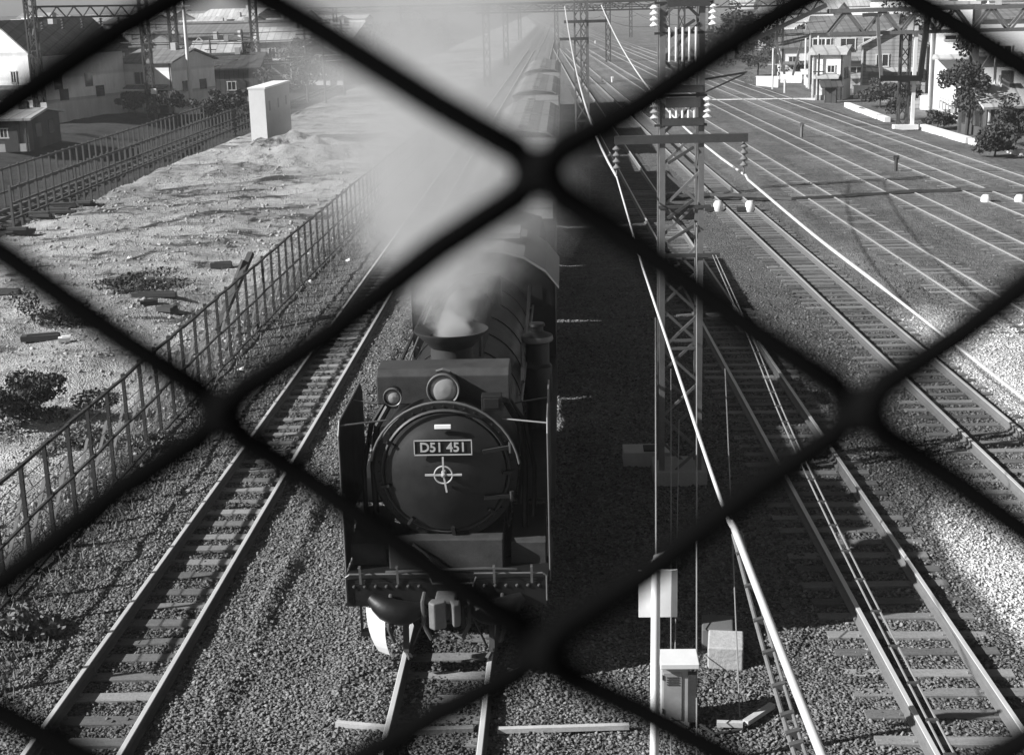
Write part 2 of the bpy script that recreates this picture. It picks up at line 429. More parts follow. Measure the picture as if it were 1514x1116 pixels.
# ------------------------------------------------------------------ chain link fence close to the lens
PX = .18 / F
def fp(u, v, d=0): return C0 + FW * (.18 + d) + CX * ((u - 757) * PX) - CY * ((v - 558) * PX)
fen = thing('chain_link_fence', fp(757, 558), 'dark out-of-focus chain link wire mesh right in front of the viewer', 'fence')
wm = mat('fence_wire', .005, .95, .3, 40, spec=0.)
# strands run sideways; each zigzags between knots of the row above and the row below
A = (474, 350); B = (-470, 356); K1 = (797, 256)
for row in range(-4, 5):
    mb = MB(); pts = []
    for kk in range(-6, 7):
        # strand between knot rows: upper knots = K1 + row*(A+B)/... ; zigzag up (lower knots) / down
        i = kk; 
        base_u = K1[0] + (row // 2) * (A[0] + B[0]) + (row % 2) * A[0]; base_v = K1[1] + (row // 2) * (A[1] + B[1]) + (row % 2) * A[1]
        # upper row knot kk at base + kk*(A-B); lower row knot at + A + kk*(A-B)
        U = (base_u + kk * (A[0] - B[0]), base_v + kk * (A[1] - B[1])); Lw = (U[0] + A[0], U[1] + A[1])
        for (ku, kv), sgn in ((U, -1), (Lw, 1)):
            o = 22      # hook overlap
            pts += [(ku - 150, kv - sgn * 112, 0), (ku - 34, kv - sgn * 36, .0004), (ku - 20, kv - sgn * 18, .0012), (ku - 10, kv + sgn * 8, .0018), (ku, kv + sgn * 16, .0), (ku + 10, kv + sgn * 8, -.0018), (ku + 20, kv - sgn * 18, -.0012), (ku + 34, kv - sgn * 36, -.0004), (ku + 150, kv - sgn * 112, 0)]
    sg_ = lambda b: 225 + (b - 225) * .87 if b < 225 else (990 + (b - 990) * .74 if b > 990 else b)   # the mesh is pulled uneven
    P = [fp(a, sg_(b), d) for a, b, d in pts]
    mb.tube(P, .0021, 10)
    # slight waviness is inherent to the bends
    mb.build('strand', wm, fen, smooth=True)

# ------------------------------------------------------------------ steam locomotive
LX = -1.62; LY = 16.9
loco = thing('steam_locomotive', (LX, LY, 0), 'black steam locomotive seen from the front, smoke pouring from its flared chimney', 'locomotive')
def P(x, y, z): return (LX + x, LY + y, z)
ZC = 2.42
# boiler and smokebox
mb = MB(); mb.lathe([(.0, 9.6), (.9, 9.6), (.9, 3.2), (.86, 3.2)], P(0, 0, ZC), (0, 1, 0), 48)
for yy in (3.6, 4.8, 6.0, 7.2, 8.4): mb.lathe([(.9, yy), (.915, yy), (.915, yy + .06), (.9, yy + .06)], P(0, 0, ZC), (0, 1, 0), 48)
mb.build('boiler', blk, loco, True)
mb = MB(); mb.lathe([(.80, .56), (.93, .56), (.95, .58), (.95, .68), (.93, .70), (.93, 3.2)], P(0, 0, ZC), (0, 1, 0), 56)
for k in range(40):
    a = 2 * PI * k / 40; mb.lathe([(0, -.02), (.016, -.015), (.018, 0)], P(.875 * cos(a), .56, ZC + .875 * sin(a)), (0, 1, 0), 6)
mb.build('smokebox', blk, loco, True)
mb = MB(); pr = [(0, .30)]
for k in range(1, 9): r = .74 * k / 8; pr.append((r, .30 + .19 * (r / .74) ** 2))
pr += [(.78, .5), (.79, .53), (.79, .57)]
mb.lathe(pr, P(0, 0, ZC), (0, 1, 0), 56); door = mb.build('smokebox_door', doorm, loco, True)
mb = MB(); mb.lathe([(.80, .535), (.82, .515), (.84, .535), (.84, .555)], P(0, 0, ZC), (0, 1, 0), 56); mb.build('door_ring', mat('dull_edge', .05, .5, .5, 6), door, True)
for sgn in (1, -1):     # hinge straps
    mb = MB(); mb.bar(P(.5, .385, ZC + sgn * .31), P(.83, .5, ZC + sgn * .33), .03, .05); mb.tube([P(.85, .5, ZC + sgn * .33 - .07), P(.85, .5, ZC + sgn * .33 + .07)], .03, 10)
    mb.build('hinge', mat('dull_edge', .05), door)
for k in range(6):      # door clamps
    a = R(150 + k * 42); mb = MB(); mb.bar(P(.74 * cos(a), .46, ZC + .74 * sin(a)), P(.86 * cos(a), .5, ZC + .86 * sin(a)), .05, .04); mb.build('clamp', blk, door)
# number plate
mb = MB(); mb.box(P(0, .285, ZC + .41), (.74, .02, .20)); plate = mb.build('number_plate', blk, door)
mb = MB()
for dx, dz, sx, sz in ((0, .095, .74, .014), (0, -.095, .74, .014), (.365, 0, .012, .19), (-.365, 0, .012, .19)): mb.box(P(dx, .271, ZC + .41 + dz), (sx, .01, sz))
mb.build('plate_border', mat('dull_brass', .42, .4, .2, 8), plate)
def text(body, size, loc, m, parent, name, sx=1., ext=.006):
    cu = bpy.data.curves.new(name, 'FONT'); cu.body = body; cu.size = size; cu.align_x = 'CENTER'; cu.align_y = 'CENTER'; cu.extrude = ext; cu.offset = .0035
    ob = bpy.data.objects.new(name, cu); col.objects.link(ob)
    dg = bpy.context.evaluated_depsgraph_get(); me = bpy.data.meshes.new_from_object(ob.evaluated_get(dg)); bpy.data.objects.remove(ob)
    me.transform(Matrix.Rotation(PI / 2, 4, 'X') @ Matrix.Diagonal((sx, 1, 1, 1)))
    me.materials.clear(); me.materials.append(m)
    o = bpy.data.objects.new(name, me); col.objects.link(o); o.location = Vector(loc) - ORG[parent.name]; o.parent = parent; ORG[o.name] = ORG[parent.name]; return o
text('D51 451', .172, P(0, .268, ZC + .41), brass, plate, 'numerals', .98)
mb = MB(); mb.box(P(0, .36, ZC + .66), (.21, .03, .055)); mb.build('white_tablet', whitep, door, bevel=.005)
# hand wheel and cross handles
mb = MB()
ring = [P(.115 * cos(2 * PI * k / 24), .2, ZC + .07 + .115 * sin(2 * PI * k / 24)) for k in range(25)]
mb.tube(ring, .011, 6)
for a in (0, PI / 2, PI, 3 * PI / 2 + .15): mb.bar(P(.03 * cos(a), .2, ZC + .07 + .03 * sin(a)), P(.235 * cos(a), .2, ZC + .07 + .235 * sin(a)), .022, .022)
mb.lathe([(0, .17), (.03, .18), (.035, .31)], P(0, 0, ZC + .07), (0, 1, 0), 12)
mb.build('hand_wheel', MATS['dull_brass'], door)
# handrail curved over the smokebox front left, with the bright highlight
mb = MB(); mb.tube([P(.97 * cos(a), .42, ZC + .97 * sin(a)) for a in [R(d) for d in range(8, 176, 8)]], .016, 8); mb.build('front_handrail', edge, loco, True)
# feedwater heater across the smokebox top
mb = MB()
mb.prism([P(-.90, 0.93, 3.22), P(-.90, .93, 3.60), P(-.90, 1.02, 3.68), P(-.90, 1.5, 3.68), P(-.90, 1.58, 3.6), P(-.90, 1.58, 3.2)], (0, 0, 0), (1.74, 0, 0))
h_ = mb.build('feedwater_heater', heaterm, loco, bevel=.015)
mb = MB(); mb.tube([P(-.75, 1.1, 3.2), P(-.93, 1.0, 2.9), P(-1.0, .95, 2.4), P(-.98, .9, 1.5)], .045, 8); mb.build('pipe', blk, loco, True); mb = MB(); mb.tube([P(.78, 1.1, 3.2), P(.96, 1.0, 2.9), P(1.02, .95, 2.4), P(1.0, .9, 1.5)], .045, 8); mb.build('pipe', blk, loco, True)
# chimney
mb = MB(); mb.lathe([(.40, 3.28), (.33, 3.34), (.30, 3.42), (.29, 3.70), (.31, 3.72), (.38, 3.80), (.51, 3.92), (.515, 3.945), (.49, 3.945), (.30, 3.86), (.25, 3.6), (0, 3.5)], P(0, 2.15, 0), (0, 0, 1), 40)
mb.build('chimney', mat('chimney_iron', .03, .7, .5, 5, fine=.3), loco, True)
# headlights
def lamp(x, y, z, r, d):
    mb = MB(); mb.lathe([(0, d), (r * .7, d * .97), (r * .95, d * .75), (r, 0), (r * 1.12, -.01), (r * 1.12, -.06), (r, -.065), (r * .97, 0), (0, .03)], P(x, y, z), (0, 1, 0), 32)
    mb.box(P(x, y + d * .5, z - r * 1.25), (r * .8, d * .6, r * .9))
    hb = mb.build('headlight', blk, loco, True)
    m2 = MB(); m2.lathe([(r * 1.0, -.064), (r * 1.1, -.075), (r * 1.16, -.06), (r * 1.16, -.03)], P(x, y, z), (0, 1, 0), 32); m2.build('rim', edge, hb, True)
    m3 = MB(); m3.lathe([(0, -.068), (r * .5, -.06), (r * .85, -.045), (r * .99, -.02)], P(x, y, z), (0, 1, 0), 28); m3.build('lens', glassm, hb, True)
    return hb
hb = lamp(0, .66, 3.50, .185, .35)
m4 = MB(); m4.tube([P(-.09, .7, 3.72), P(0, .7, 3.745), P(.09, .7, 3.72)], .02, 8); m4.build('lamp_handle', edge, hb)
lamp(-.65, .62, 3.42, .105, .2)
# dome(s)
mb = MB()
mb.prism([P(-.36, 3.2, 3.2), P(-.36, 3.2, 3.62), P(-.22, 3.2, 3.76), P(.22, 3.2, 3.76), P(.36, 3.2, 3.62), P(.36, 3.2, 3.2)], (0, 0, 0), (0, 2.6, 0)); mb.build('dome', blk, loco, bevel=.05)
mb = MB(); mb.lathe([(.13, 3.25), (.13, 3.72), (.1, 3.75), (0, 3.76)], P(.35, 7.1, 0), (0, 0, 1), 16); mb.build('safety_valve', blk, loco, True)
# running boards, deck, buffer beam
mb = MB(); mb.box(P(0, .06, .95), (2.6, .12, .34)); mb.build('buffer_beam', blk, loco, bevel=.01)
mb = MB(); mb.box(P(0, .36, 1.14), (2.62, .72, .035)); mb.build('front_deck', blk, loco)
mb = MB(); mb.tube([P(-1.29, -.02, .86), P(-1.29, -.02, 1.2), P(-1.24, -.02, 1.235), P(-.2, -.02, 1.235)], .014, 6); mb.tube([P(.36, -.02, 1.235), P(1.24, -.02, 1.235), P(1.29, -.02, 1.2), P(1.29, -.02, .86)], .014, 6)
mb.tube([P(-.2, -.05, 1.2), P(-.17, -.09, 1.13), P(.36, -.09, 1.13), P(.39, -.05, 1.2)], .013, 6); mb.build('uncoupling_rod', edge, loco)
mb = MB(); mb.box(P(-.02, .66, 1.35), (1.5, .62, .42)); mb.build('steam_chest_cover', heaterm, loco, bevel=.02)
for sg in (-1, 1):
    mb = MB(); mb.prism([P(sg * .82, .5, 1.12), P(sg * .82, .5, 1.45), P(sg * .82, 1.5, 1.62), P(sg * .82, 1.5, 1.12)], (0, 0, 0), (sg * .46, 0, 0))
    mb.build('cylinder_top', heaterm, loco, bevel=.01)
for sg in (-1, 1):
    mb = MB(); mb.lathe([(0, .62), (.30, .64), (.34, .70), (.36, .8), (.36, 1.7), (.3, 1.72), (0, 1.72)], P(sg * 1.0, .3, .85), (0, 1, 0), 28); mb.build('cylinder', blk, loco, True)
    mb = MB(); mb.box(P(sg * 1.17, 5.6, 1.68), (.46, 8.2, .03)); mb.box(P(sg * 1.39, 5.6, 1.62), (.02, 8.2, .12)); mb.build('running_board', blk, loco)
    # smoke deflector with stays
    mb = MB()
    xo = sg * 1.33
    mb.prism([P(xo, .30, 1.18), P(xo, .30, 3.0), P(xo, .42, 3.14), P(xo, 2.3, 3.14), P(xo, 2.45, 3.0), P(xo, 2.45, 1.7), P(xo, 1.2, 1.7), P(xo, .9, 1.18)], (0, 0, 0), (.012, 0, 0))
    d_ = mb.build('smoke_deflector', blk, loco)
    mb = MB(); mb.tube([P(xo, .29, 1.0), P(xo, .285, 3.0), P(xo, .42, 3.155), P(xo, 2.3, 3.155)], .013, 6); mb.build('edge_strip', edge, d_)
    mb = MB(); mb.tube([P(xo, .4, 3.1), P(sg * .75, .62, 3.1)], .012, 6); mb.build('stay', edge, d_); mb = MB(); mb.tube([P(xo, 1.6, 3.1), P(sg * .7, 1.6, 3.0)], .012, 6); mb.build('stay', edge, d_)
    # boiler handrail
    mb = MB(); mb.tube([P(sg * .93, 2.6, ZC + .35), P(sg * .96, 9.2, ZC + .35)], .018, 6)
    for yy in range(3, 10): mb.tube([P(sg * .88, yy, ZC + .33), P(sg * .96, yy, ZC + .35)], .014, 5)
    mb.build('handrail', edge, loco)
# pumps on the right running board
mb = MB(); mb.lathe([(.20, 1.7), (.20, 2.1), (.23, 2.15), (.23, 2.7), (.19, 2.75), (.19, 3.08), (.24, 3.12), (.24, 3.2), (.10, 3.26), (.1, 3.34), (.13, 3.35), (.12, 3.39), (0, 3.4)], P(1.12, 4.9, 0), (0, 0, 1), 24)
mb.build('air_pump', blk, loco, True)
mb = MB(); mb.lathe([(.245, 3.11), (.255, 3.14), (.245, 3.2)], P(1.12, 4.9, 0), (0, 0, 1), 24); mb.build('pump_flange', edge, loco, True)
mb = MB(); mb.tube([P(-1.1, 3.2, 2.0), P(-1.1, 5.4, 2.0)], .25, 20); mb.build('air_reservoir', blk, loco, True)
# wheels
for sg in (-1, 1):
    for yy, r in ((1.35 + .1, .43), (3.6, .7), (5.1, .7), (6.6, .7), (8.1, .7), (10.0, .43)):
        mb = MB(); mb.lathe([(r + .03, -.07), (r + .03, -.05), (r, -.045), (r, .06), (r * .86, .06), (r * .84, .02), (.16, .03), (.12, .08), (0, .08)], P(sg * .56, yy, r), (sg, 0, 0), 28)
        for k in range(10):
            a = 2 * PI * k / 10; mb.bar(P(sg * .6, yy + .12 * cos(a), r + .12 * sin(a)), P(sg * .6, yy + r * .88 * cos(a), r + r * .88 * sin(a)), .05)
        mb.build('wheel', blk2, loco, True)
    mb = MB(); mb.bar(P(sg * .78, 3.6, .5), P(sg * .78, 8.1, .5), .05, .12); mb.bar(P(sg * .86, 2.2, .85), P(sg * .86, 6.6, .5), .05, .12); mb.build('side_rod', steeld, loco)
mb = MB(); mb.box(P(0, 5.2, 1.0), (.9, 9.6, .55)); mb.box(P(0, 1.1, 1.2), (1.0, 1.2, .7)); mb.build('main_frame', blk2, loco)
# rail guards, hoses, coupler, steps
for sg in (-1, 1):
    mb = MB(); mb.bar(P(sg * .56, .2, .98), P(sg * .56, .06, .12), .07, .1); mb.bar(P(sg * .56, .06, .14), P(sg * .5, -.02, .05), .05, .05); mb.bar(P(sg * .5, .1, .14), P(sg * .2, .3, .75), .02, .02)
    mb.build('rail_guard', steeld, loco)
    mb = MB(); pts = [P(sg * (.98 - .1 * k), -.05 - .10 * sin(k / 7 * PI), .93 - .02 * k - .10 * sin(k / 7 * PI)) for k in range(8)]
    mb.tube(pts, [.06, .12, .155, .165, .165, .15, .11, .07], 14); mb.build('drain_drum', blk, loco, True)
    mb = MB(); mb.tube([P(sg * .28, -.03, .98), P(sg * .3, -.14, .9), P(sg * .29, -.2, .6), P(sg * .2, -.2, .42), P(sg * .12, -.14, .45)], .03, 8); mb.build('brake_hose', steeld, loco, True)
mb = MB()
mb.box(P(0, -.12, .86), (.26, .34, .26)); mb.prism([P(-.16, -.30, .66), P(.02, -.34, .66), P(.02, -.42, .66), P(-.12, -.5, .66), P(-.2, -.42, .66)], (0, 0, 0), (0, 0, .36))
mb.prism([P(.06, -.3, .7), P(.2, -.3, .7), P(.2, -.46, .7), P(.12, -.5, .7)], (0, 0, 0), (0, 0, .3)); mb.build('coupler', mat('coupler_steel', .13, .6, .4, 8, bmp=.004), loco, bevel=.02)
mb = MB(); pts = []
for k in range(7):
    t_ = k / 6; pts.append((-1.05 + .05 * t_ + .17 * t_ * t_ * .6, -.02 - .16 * sin(t_ * PI * .7), .78 - .55 * t_))
for k in range(6):
    a = pts[k]; b = pts[k + 1]; w0 = .26 - .018 * k; w1 = .26 - .018 * (k + 1)
    mb.add([P(a[0], a[1], a[2]), P(a[0] + w0, a[1] - .03, a[2] - .05), P(b[0] + w1, b[1] - .03, b[2] - .05), P(b[0], b[1], b[2]), P(a[0], a[1] + .012, a[2]), P(a[0] + w0, a[1] - .018, a[2] - .05), P(b[0] + w1, b[1] - .018, b[2] - .05), P(b[0], b[1] + .012, b[2])],
           [(0, 1, 2, 3), (7, 6, 5, 4), (0, 3, 7, 4), (1, 5, 6, 2), (0, 4, 5, 1), (3, 2, 6, 7)])
tag(mb.build('step_plate', whitep, loco), 'white curved plate hanging under the left end of the buffer beam')
mb = MB(); mb.bar(P(-1.12, .02, .8), P(-1.12, .02, .42), .03); mb.bar(P(-.72, .02, .8), P(-.72, .02, .42), .03); mb.box(P(-.92, .0, .42), (.42, .2, .02)); mb.build('step_frame', blk, loco)
mb = MB(); mb.bar(P(1.22, .02, .8), P(1.22, .02, .42), .03); mb.bar(P(.82, .02, .8), P(.82, .02, .42), .03); mb.box(P(1.02, .0, .42), (.42, .2, .02)); mb.build('step_frame', blk, loco)
for k, xx in enumerate((-1.1, -.62, .62, 1.1)):
    mb = MB(); mb.bar(P(xx, -.02, 1.1), P(xx, -.05, 1.36), .03, .012); mb.bar(P(xx, -.05, 1.34), P(xx, -.12, 1.36), .03, .012); mb.build('lamp_bracket', edge, loco)
mb = MB(); mb.tube([P(-.8, .2, 1.17), P(-.3, .12, 1.22), P(.1, .2, 1.2), P(.5, .1, 1.25), P(.9, .22, 1.18)], .022, 8); mb.build('air_pipe', steeld, loco, True)
mb = MB(); mb.tube([P(-.45, .34, 1.5), P(-.3, .3, 1.4), P(-.1, .22, 1.2), P(-.02, .1, 1.16)], .02, 8); mb.build('air_pipe', edge, loco, True)
for sg in (-1, 1):
    mb = MB(); mb.tube([P(sg * .72, -.02, .95), P(sg * .72, -.16, .85), P(sg * .74, -.2, .55), P(sg * .68, -.18, .36)], .028, 8); mb.build('brake_hose', steeld, loco, True)
    mb = MB(); mb.tube([P(sg * 1.12, .9, 1.66), P(sg * 1.14, 1.0, 2.3), P(sg * 1.02, 1.1, 2.9), P(sg * .75, 1.2, 3.3)], .035, 8); mb.build('steam_pipe', blk, loco, True)
    for q in range(7): mb = MB(); mb.lathe([(0, -.03), (.022, -.02), (.024, 0)], P(sg * (.35 + .14 * q), 0, 1.06), (0, 1, 0), 6); mb.build('bolt', steeld, loco)
    mb = MB(); mb.tube([P(sg * .95, 2.8, 3.0), P(sg * .9, 4.5, 3.1), P(sg * .92, 6.5, 3.05), P(sg * .9, 9.4, 3.1)], .03, 6); mb.build('sand_pipe', blk, loco, True)
mb = MB(); mb.box(P(.62, .62, 3.33), (.26, .2, .2)); mb.box(P(.62, .52, 3.33), (.2, .02, .14)); mb.build('lamp_box', blk2, loco, bevel=.01)
for q in range(4): mb = MB(); mb.bar(P(-.5 + q * .34, .02, .78), P(-.4 + q * .3, .15, .42), .05, .08); mb.build('bracket', blk2, loco)
# cab
mb = MB()
for sg in (-1, 1): mb.box(P(sg * 1.36, 10.9, 2.35), (.03, 2.6, 1.5))
mb.prism([P(-1.36, 9.6, 1.6), P(-1.36, 9.6, 3.1), P(-.8, 9.6, 3.62), P(0, 9.6, 3.78), P(.8, 9.6, 3.62), P(1.36, 9.6, 3.1), P(1.36, 9.6, 1.6)], (0, 0, 0), (0, .03, 0))
cab = mb.build('cab', blk, loco)
mb = MB(); arc = [(-1.45, 3.08), (-1.2, 3.4), (-.8, 3.66), (-.4, 3.78), (0, 3.82), (.4, 3.78), (.8, 3.66), (1.2, 3.4), (1.45, 3.08)]
mb.prism([P(x, 9.4, z) for x, z in arc] + [P(x, 9.4, z - .05) for x, z in reversed(arc)], (0, 0, 0), (0, 3.2, 0)); mb.box(P(.1, 11, 3.88), (1.2, 1.0, .1)); mb.build('cab_roof', mat('pale_roof', .24, .6, .3, 2), cab)
for sg in (-1, 1):
    mb = MB(); mb.box(P(sg * .95, 9.585, 2.85), (.36, .02, .4)); mb.build('window', winm, cab)
# tender
tl = thing('tender', P(0, 12.7, 0), 'black coal tender coupled behind the steam locomotive', 'tender')
mb = MB(); mb.box(P(0, 16.3, 1.95), (2.7, 7.3, 1.7)); mb.build('tank', blk, tl, bevel=.04)
mb = MB(); mb.prism([P(-1.1, 13.4, 2.8), P(-1.0, 13.4, 3.25), P(0, 13.4, 3.5), P(1.0, 13.4, 3.2), P(1.1, 13.4, 2.8)], (0, 0, 0), (0, 4.2, 0)); mb.build('coal_load', mat('coal', .02, .6, .5, 6, bmp=.05), tl)
for sg in (-1, 1):
    for yy in (14, 15.5, 17.4, 18.9):
        mb = MB(); mb.lathe([(.46, -.07), (.43, -.04), (.43, .06), (.2, .03), (0, .06)], P(sg * .56, yy, .43), (sg, 0, 0), 20); mb.build('wheel', blk2, tl, True)
# freight wagons behind
def wagon(yy, kind, label):
    t = thing('freight_wagon', P(0, yy, 0), label, 'wagon', 'freight wagons behind the tender')
    if kind == 'van':
        mb = MB(); mb.box(P(0, yy + 3.9, 2.15), (2.5, 7.9, 2.3)); mb.build('body', wallg, t)
        mb = MB(); a2 = [(-1.32, 3.26), (-.9, 3.5), (0, 3.62), (.9, 3.5), (1.32, 3.26)]
        mb.prism([P(x, yy - .15, z) for x, z in a2] + [P(x, yy - .15, z - .06) for x, z in reversed(a2)], (0, 0, 0), (0, 8.1, 0)); mb.build('roof', roofm, t)
        for q in range(5): mb = MB(); mb.box(P(0, yy + .7 + q * 1.6, 3.66), (.34, .5, .16)); mb.build('ventilator', roofm, t)
    else:
        mb = MB(); mb.box(P(0, yy + 3.9, 1.15), (2.5, 7.9, .3))
        for sg in (-1, 1): mb.box(P(sg * 1.22, yy + 3.9, 1.75), (.06, 7.4, .95)); mb.box(P(0, yy + 3.9 + sg * 3.68, 1.75), (2.38, .06, .95))
        mb.build('body', wallg, t)
        mb = MB(); mb.prism([P(-1.1, yy + .4, 1.9), P(-.5, yy + .4, 2.35), P(.4, yy + .4, 2.4), P(1.1, yy + .4, 1.9)], (0, 0, 0), (0, 6.8, 0)); mb.build('load', mat('pale_load', .4, .9, .4, 3, bmp=.05), t)
    for sg in (-1, 1):
        for q in (1.4, 6.4): mb = MB(); mb.lathe([(.46, -.07), (.43, -.04), (.43, .06), (0, .04)], P(sg * .56, yy + q, .43), (sg, 0, 0), 16); mb.build('wheel', blk2, t, True)
names = ['first', 'second', 'third', 'fourth', 'fifth', 'sixth', 'seventh', 'eighth', 'ninth', 'tenth']
kinds = ['van', 'open', 'van', 'van', 'open', 'van', 'van', 'open', 'van', 'van']
for i, (n_, k_) in enumerate(zip(names, kinds)):
    wagon(20.6 + i * 8.4, k_, f'{n_} {"covered" if k_ == "van" else "open"} freight wagon behind the tender, dim in the smoke')

# ------------------------------------------------------------------ post and rail fence beside the left track
fx0 = lambda y: -8.45 + .0 * y + .0009 * max(0, y - 30) ** 1.65 * .9
ft = thing('post_and_rail_fence', (-8.45, 15, -.2), 'long dark post and rail fence with slanting braces beside the leftmost track', 'fence')
fm = mat('rusty_rail_post', .035, .8, .4, 5, fine=.3)
y = 16.2; i = 0; ps = []
while y < 96 and i < 84:
    x = fx0(y); zb = gz(x, y); ps.append((x, y, zb))
    mb = MB(); mb.bar((x, y, zb - .3), (x + random.uniform(-.02, .02), y + random.uniform(-.02, .02), 1.66 + random.uniform(-.04, .04)), .06, .06); mb.build('post', fm, ft)
    y += 1.06 if i < 62 else 2.2; i += 1
for z_, w_, nm in ((1.62, .05, 'top_rail'), (.72, .04, 'middle_rail'), (-.12, .045, 'bottom_rail')):
    mb = MB()
    for a, b in zip(ps[:-1], ps[1:]):
        j = lambda: random.uniform(-.025, .025)
        mb.bar((a[0] + .05, a[1] - .05, z_ + j()), (b[0] + .05, b[1] + .05, z_ + j()), w_)
    mb.build(nm, fm, ft)
for k in range(0, min(60, len(ps) - 1)):
    a = ps[k]
    mb = MB(); mb.bar((a[0] - .04, a[1], 1.05), (a[0] - .42, a[1] - .05, gz(a[0] - .42, a[1])), .05, .05); mb.build('brace', woodl, ft)
# thin wire net lines on the fence
mb = MB()
for z_ in (.1, .32, .52, .95, 1.15, 1.4):
    mb.tube([(a[0] + .06, a[1], z_) for a in ps], .009, 4)
mb.build('wire', wirem, ft)

# ------------------------------------------------------------------ lattice masts
def lattice(mb, x, y, z0, z1, wx, wy, leg=.07, br=.035, seg=.62):
    c = [(-wx / 2, -wy / 2), (wx / 2, -wy / 2), (wx / 2, wy / 2), (-wx / 2, wy / 2)]
    for a, b in c: mb.bar((x + a, y + b, z0), (x + a, y + b, z1), leg)
    n = max(1, int((z1 - z0) / seg)); h = (z1 - z0) / n
    for i in range(n):
        za, zb = z0 + i * h, z0 + (i + 1) * h
        for q in range(4):
            a = c[q]; b = c[(q + 1) % 4]
            if i % 2: a, b = b, a
            mb.bar((x + a[0], y + a[1], za), (x + b[0], y + b[1], zb), br, br)
            if q in (0, 2) and i % 4 == 0: mb.bar((x + a[0], y + a[1], za), (x + b[0], y + b[1], za), br, br)
def insulator(x, y, z, L=.34, r=.07, down=True):
    m = MB(); n = 4; pr = []
    for i in range(n):
        t0 = -L * i / n; pr += [(r * .35, t0), (r, t0 - L / n * .45), (r * .9, t0 - L / n * .6), (r * .35, t0 - L / n * .7)]
    m.lathe(pr, (x, y, z), (0, 0, 1), 12); return m
MX, MY = 1.97, 24.75
m1 = thing('lattice_mast', (MX, MY, -.2), 'tall steel lattice mast with white insulators right of the locomotive, nearest one', 'mast')
mb = MB(); lattice(mb, MX, MY, -.2, 10.4, .66, .60, .095, .045); mb.build('lattice', steel, m1)
mb = MB(); mb.box((MX, MY, -.12), (.95, .95, .34)); mb.build('footing', concm, m1)
def zat(v): # height on the mast for a picture row
    return atY(1000, v, MY).z
za = zat(203)
mb = MB(); mb.bar((.83, MY - .33, za), (3.08, MY - .33, za), .11, .14); mb.build('cross_arm', steeld, m1)
for xx in (.86, 3.02):
    mb = insulator(xx, MY - .33, za - .1, .42, .07); mb.tube([(xx, MY - .33, za), (xx, MY - .33, za - .62)], .014, 6); mb.build('insulator', steel, m1, True)
for v, x0, x1, th in ((5, -.25, .45, .12), (130, -.3, .35, .12), (150, -.28, .3, .16), (178, -.34, .36, .12), (373, -.28, .66, .07), (302, -.4, .5, .05)):
    z_ = zat(v); mb = MB(); mb.bar((MX + x0, MY - .34, z_), (MX + x1, MY - .34, z_), th); mb.build('cross_bar', steeld, m1)
for v in (25, 160):
    for xx in (-.47, .42 if v == 160 else .5):
        z_ = zat(v) + .2; mb = insulator(MX + xx, MY - .35, z_, .38, .078); mb.build('insulator', ceram, m1, True)
        mb = MB(); mb.bar((MX + xx, MY - .35, z_ + .03), (MX, MY - .3, z_ + .03), .04); mb.bar((MX + xx, MY - .35, z_ - .46), (MX, MY - .3, z_ - .46), .04); mb.build('bracket', steeld, m1)
mb = MB()
for k in range(5): mb.tube([(MX - .22 + k * .11, MY - .38, zat(40)), (MX - .22 + k * .11, MY - .38, zat(90))], .022, 6); mb.tube([(MX - .2 + k * .1, MY - .38, zat(145)), (MX - .2 + k * .1, MY - .38, zat(172))], .022, 6)
mb.build('terminal_rods', ceram, m1)
mb = MB()
for v0, v1 in ((55, 30), (238, 215), (318, 292), (352, 330)): mb.bar((MX - .24, MY - .36, zat(v0)), (MX + .2, MY - .36, zat(v1)), .05)
mb.build('brace', steeld, m1)
# small bracket arm with lamps to the right
z_ = zat(120); mb = MB(); mb.tube([(MX + .3, MY, z_), (MX + 1.15, MY, z_ + .12)], .02, 6); mb.tube([(MX + .3, MY, z_ - .25), (MX + 1.15, MY, z_ + .12)], .015, 6); mb.build('bracket', steel, m1)
mb = insulator(MX + 1.15, MY, z_ + .2, .3, .08); mb.build('insulator', ceram, m1, True)

m2 = thing('lattice_mast', (.72, 61.7, -.2), 'second lattice mast farther down the line, dim, left of the nearest mast', 'mast')
mb = MB(); lattice(mb, .72, 61.7, -.2, 10.2, .55, .5, .07, .04, .8); mb.build('lattice', steel, m2)
for xa, xb, zz in ((.1, 2.0, 8.7), (0, 1.8, 7.4), (-.2, 1.0, 6.7)): mb = MB(); mb.bar((xa, 61.4, zz), (xb, 61.4, zz), .12); mb.build('cross_arm', steeld, m2)

# guy wires from the mast down to anchors near the viewer
def strand(name, pts, r, m, label, cat='wire', n=6, group=None):
    o = MB().tube(pts, r, n); return single(o, name, m, label, cat, loc=tuple(pts[0]), group=group, smooth=True)
for (u, vt, vb, r, lab) in ((992, 545, 1116, .008, 'thin guy wire from the nearest mast to the ground, just right of the white pole'),
                            (1030, 330, 1120, .009, 'thin guy wire hanging right of the relay cabinet, from the nearest mast'),
                            (1004, 620, 1060, .008, 'thin guy wire in front of the relay cabinet, from the nearest mast')):
    a = atY(u, vt, MY - .3); b = at(u - (0 if u != 1004 else 8), vb + 25, -.25)
    strand('guy_wire', [a, b], r, wirem, lab)
gp = thing('guard_pole', at(968, 1140, -.2), 'white pole standing in the lower centre with a white panel fixed to it', 'pole')
b0 = at(967, 1140, -.2); top = atY(970, 828, b0.y)
mb = MB(); mb.tube([b0 - Vector((0, 0, .3)), top], [.052, .05], 12); mb.build('pole', whitep, gp, True)
mb = MB(); mb.tube([top, top + Vector((0, 0, .02)), top + Vector((.12, 0, .06))], .045, 10); mb.build('pole_cap', whitep, gp, True)
pc = atY(973, 878, b0.y + .1); s_ = b0.y * 1.0 / F * 1.03
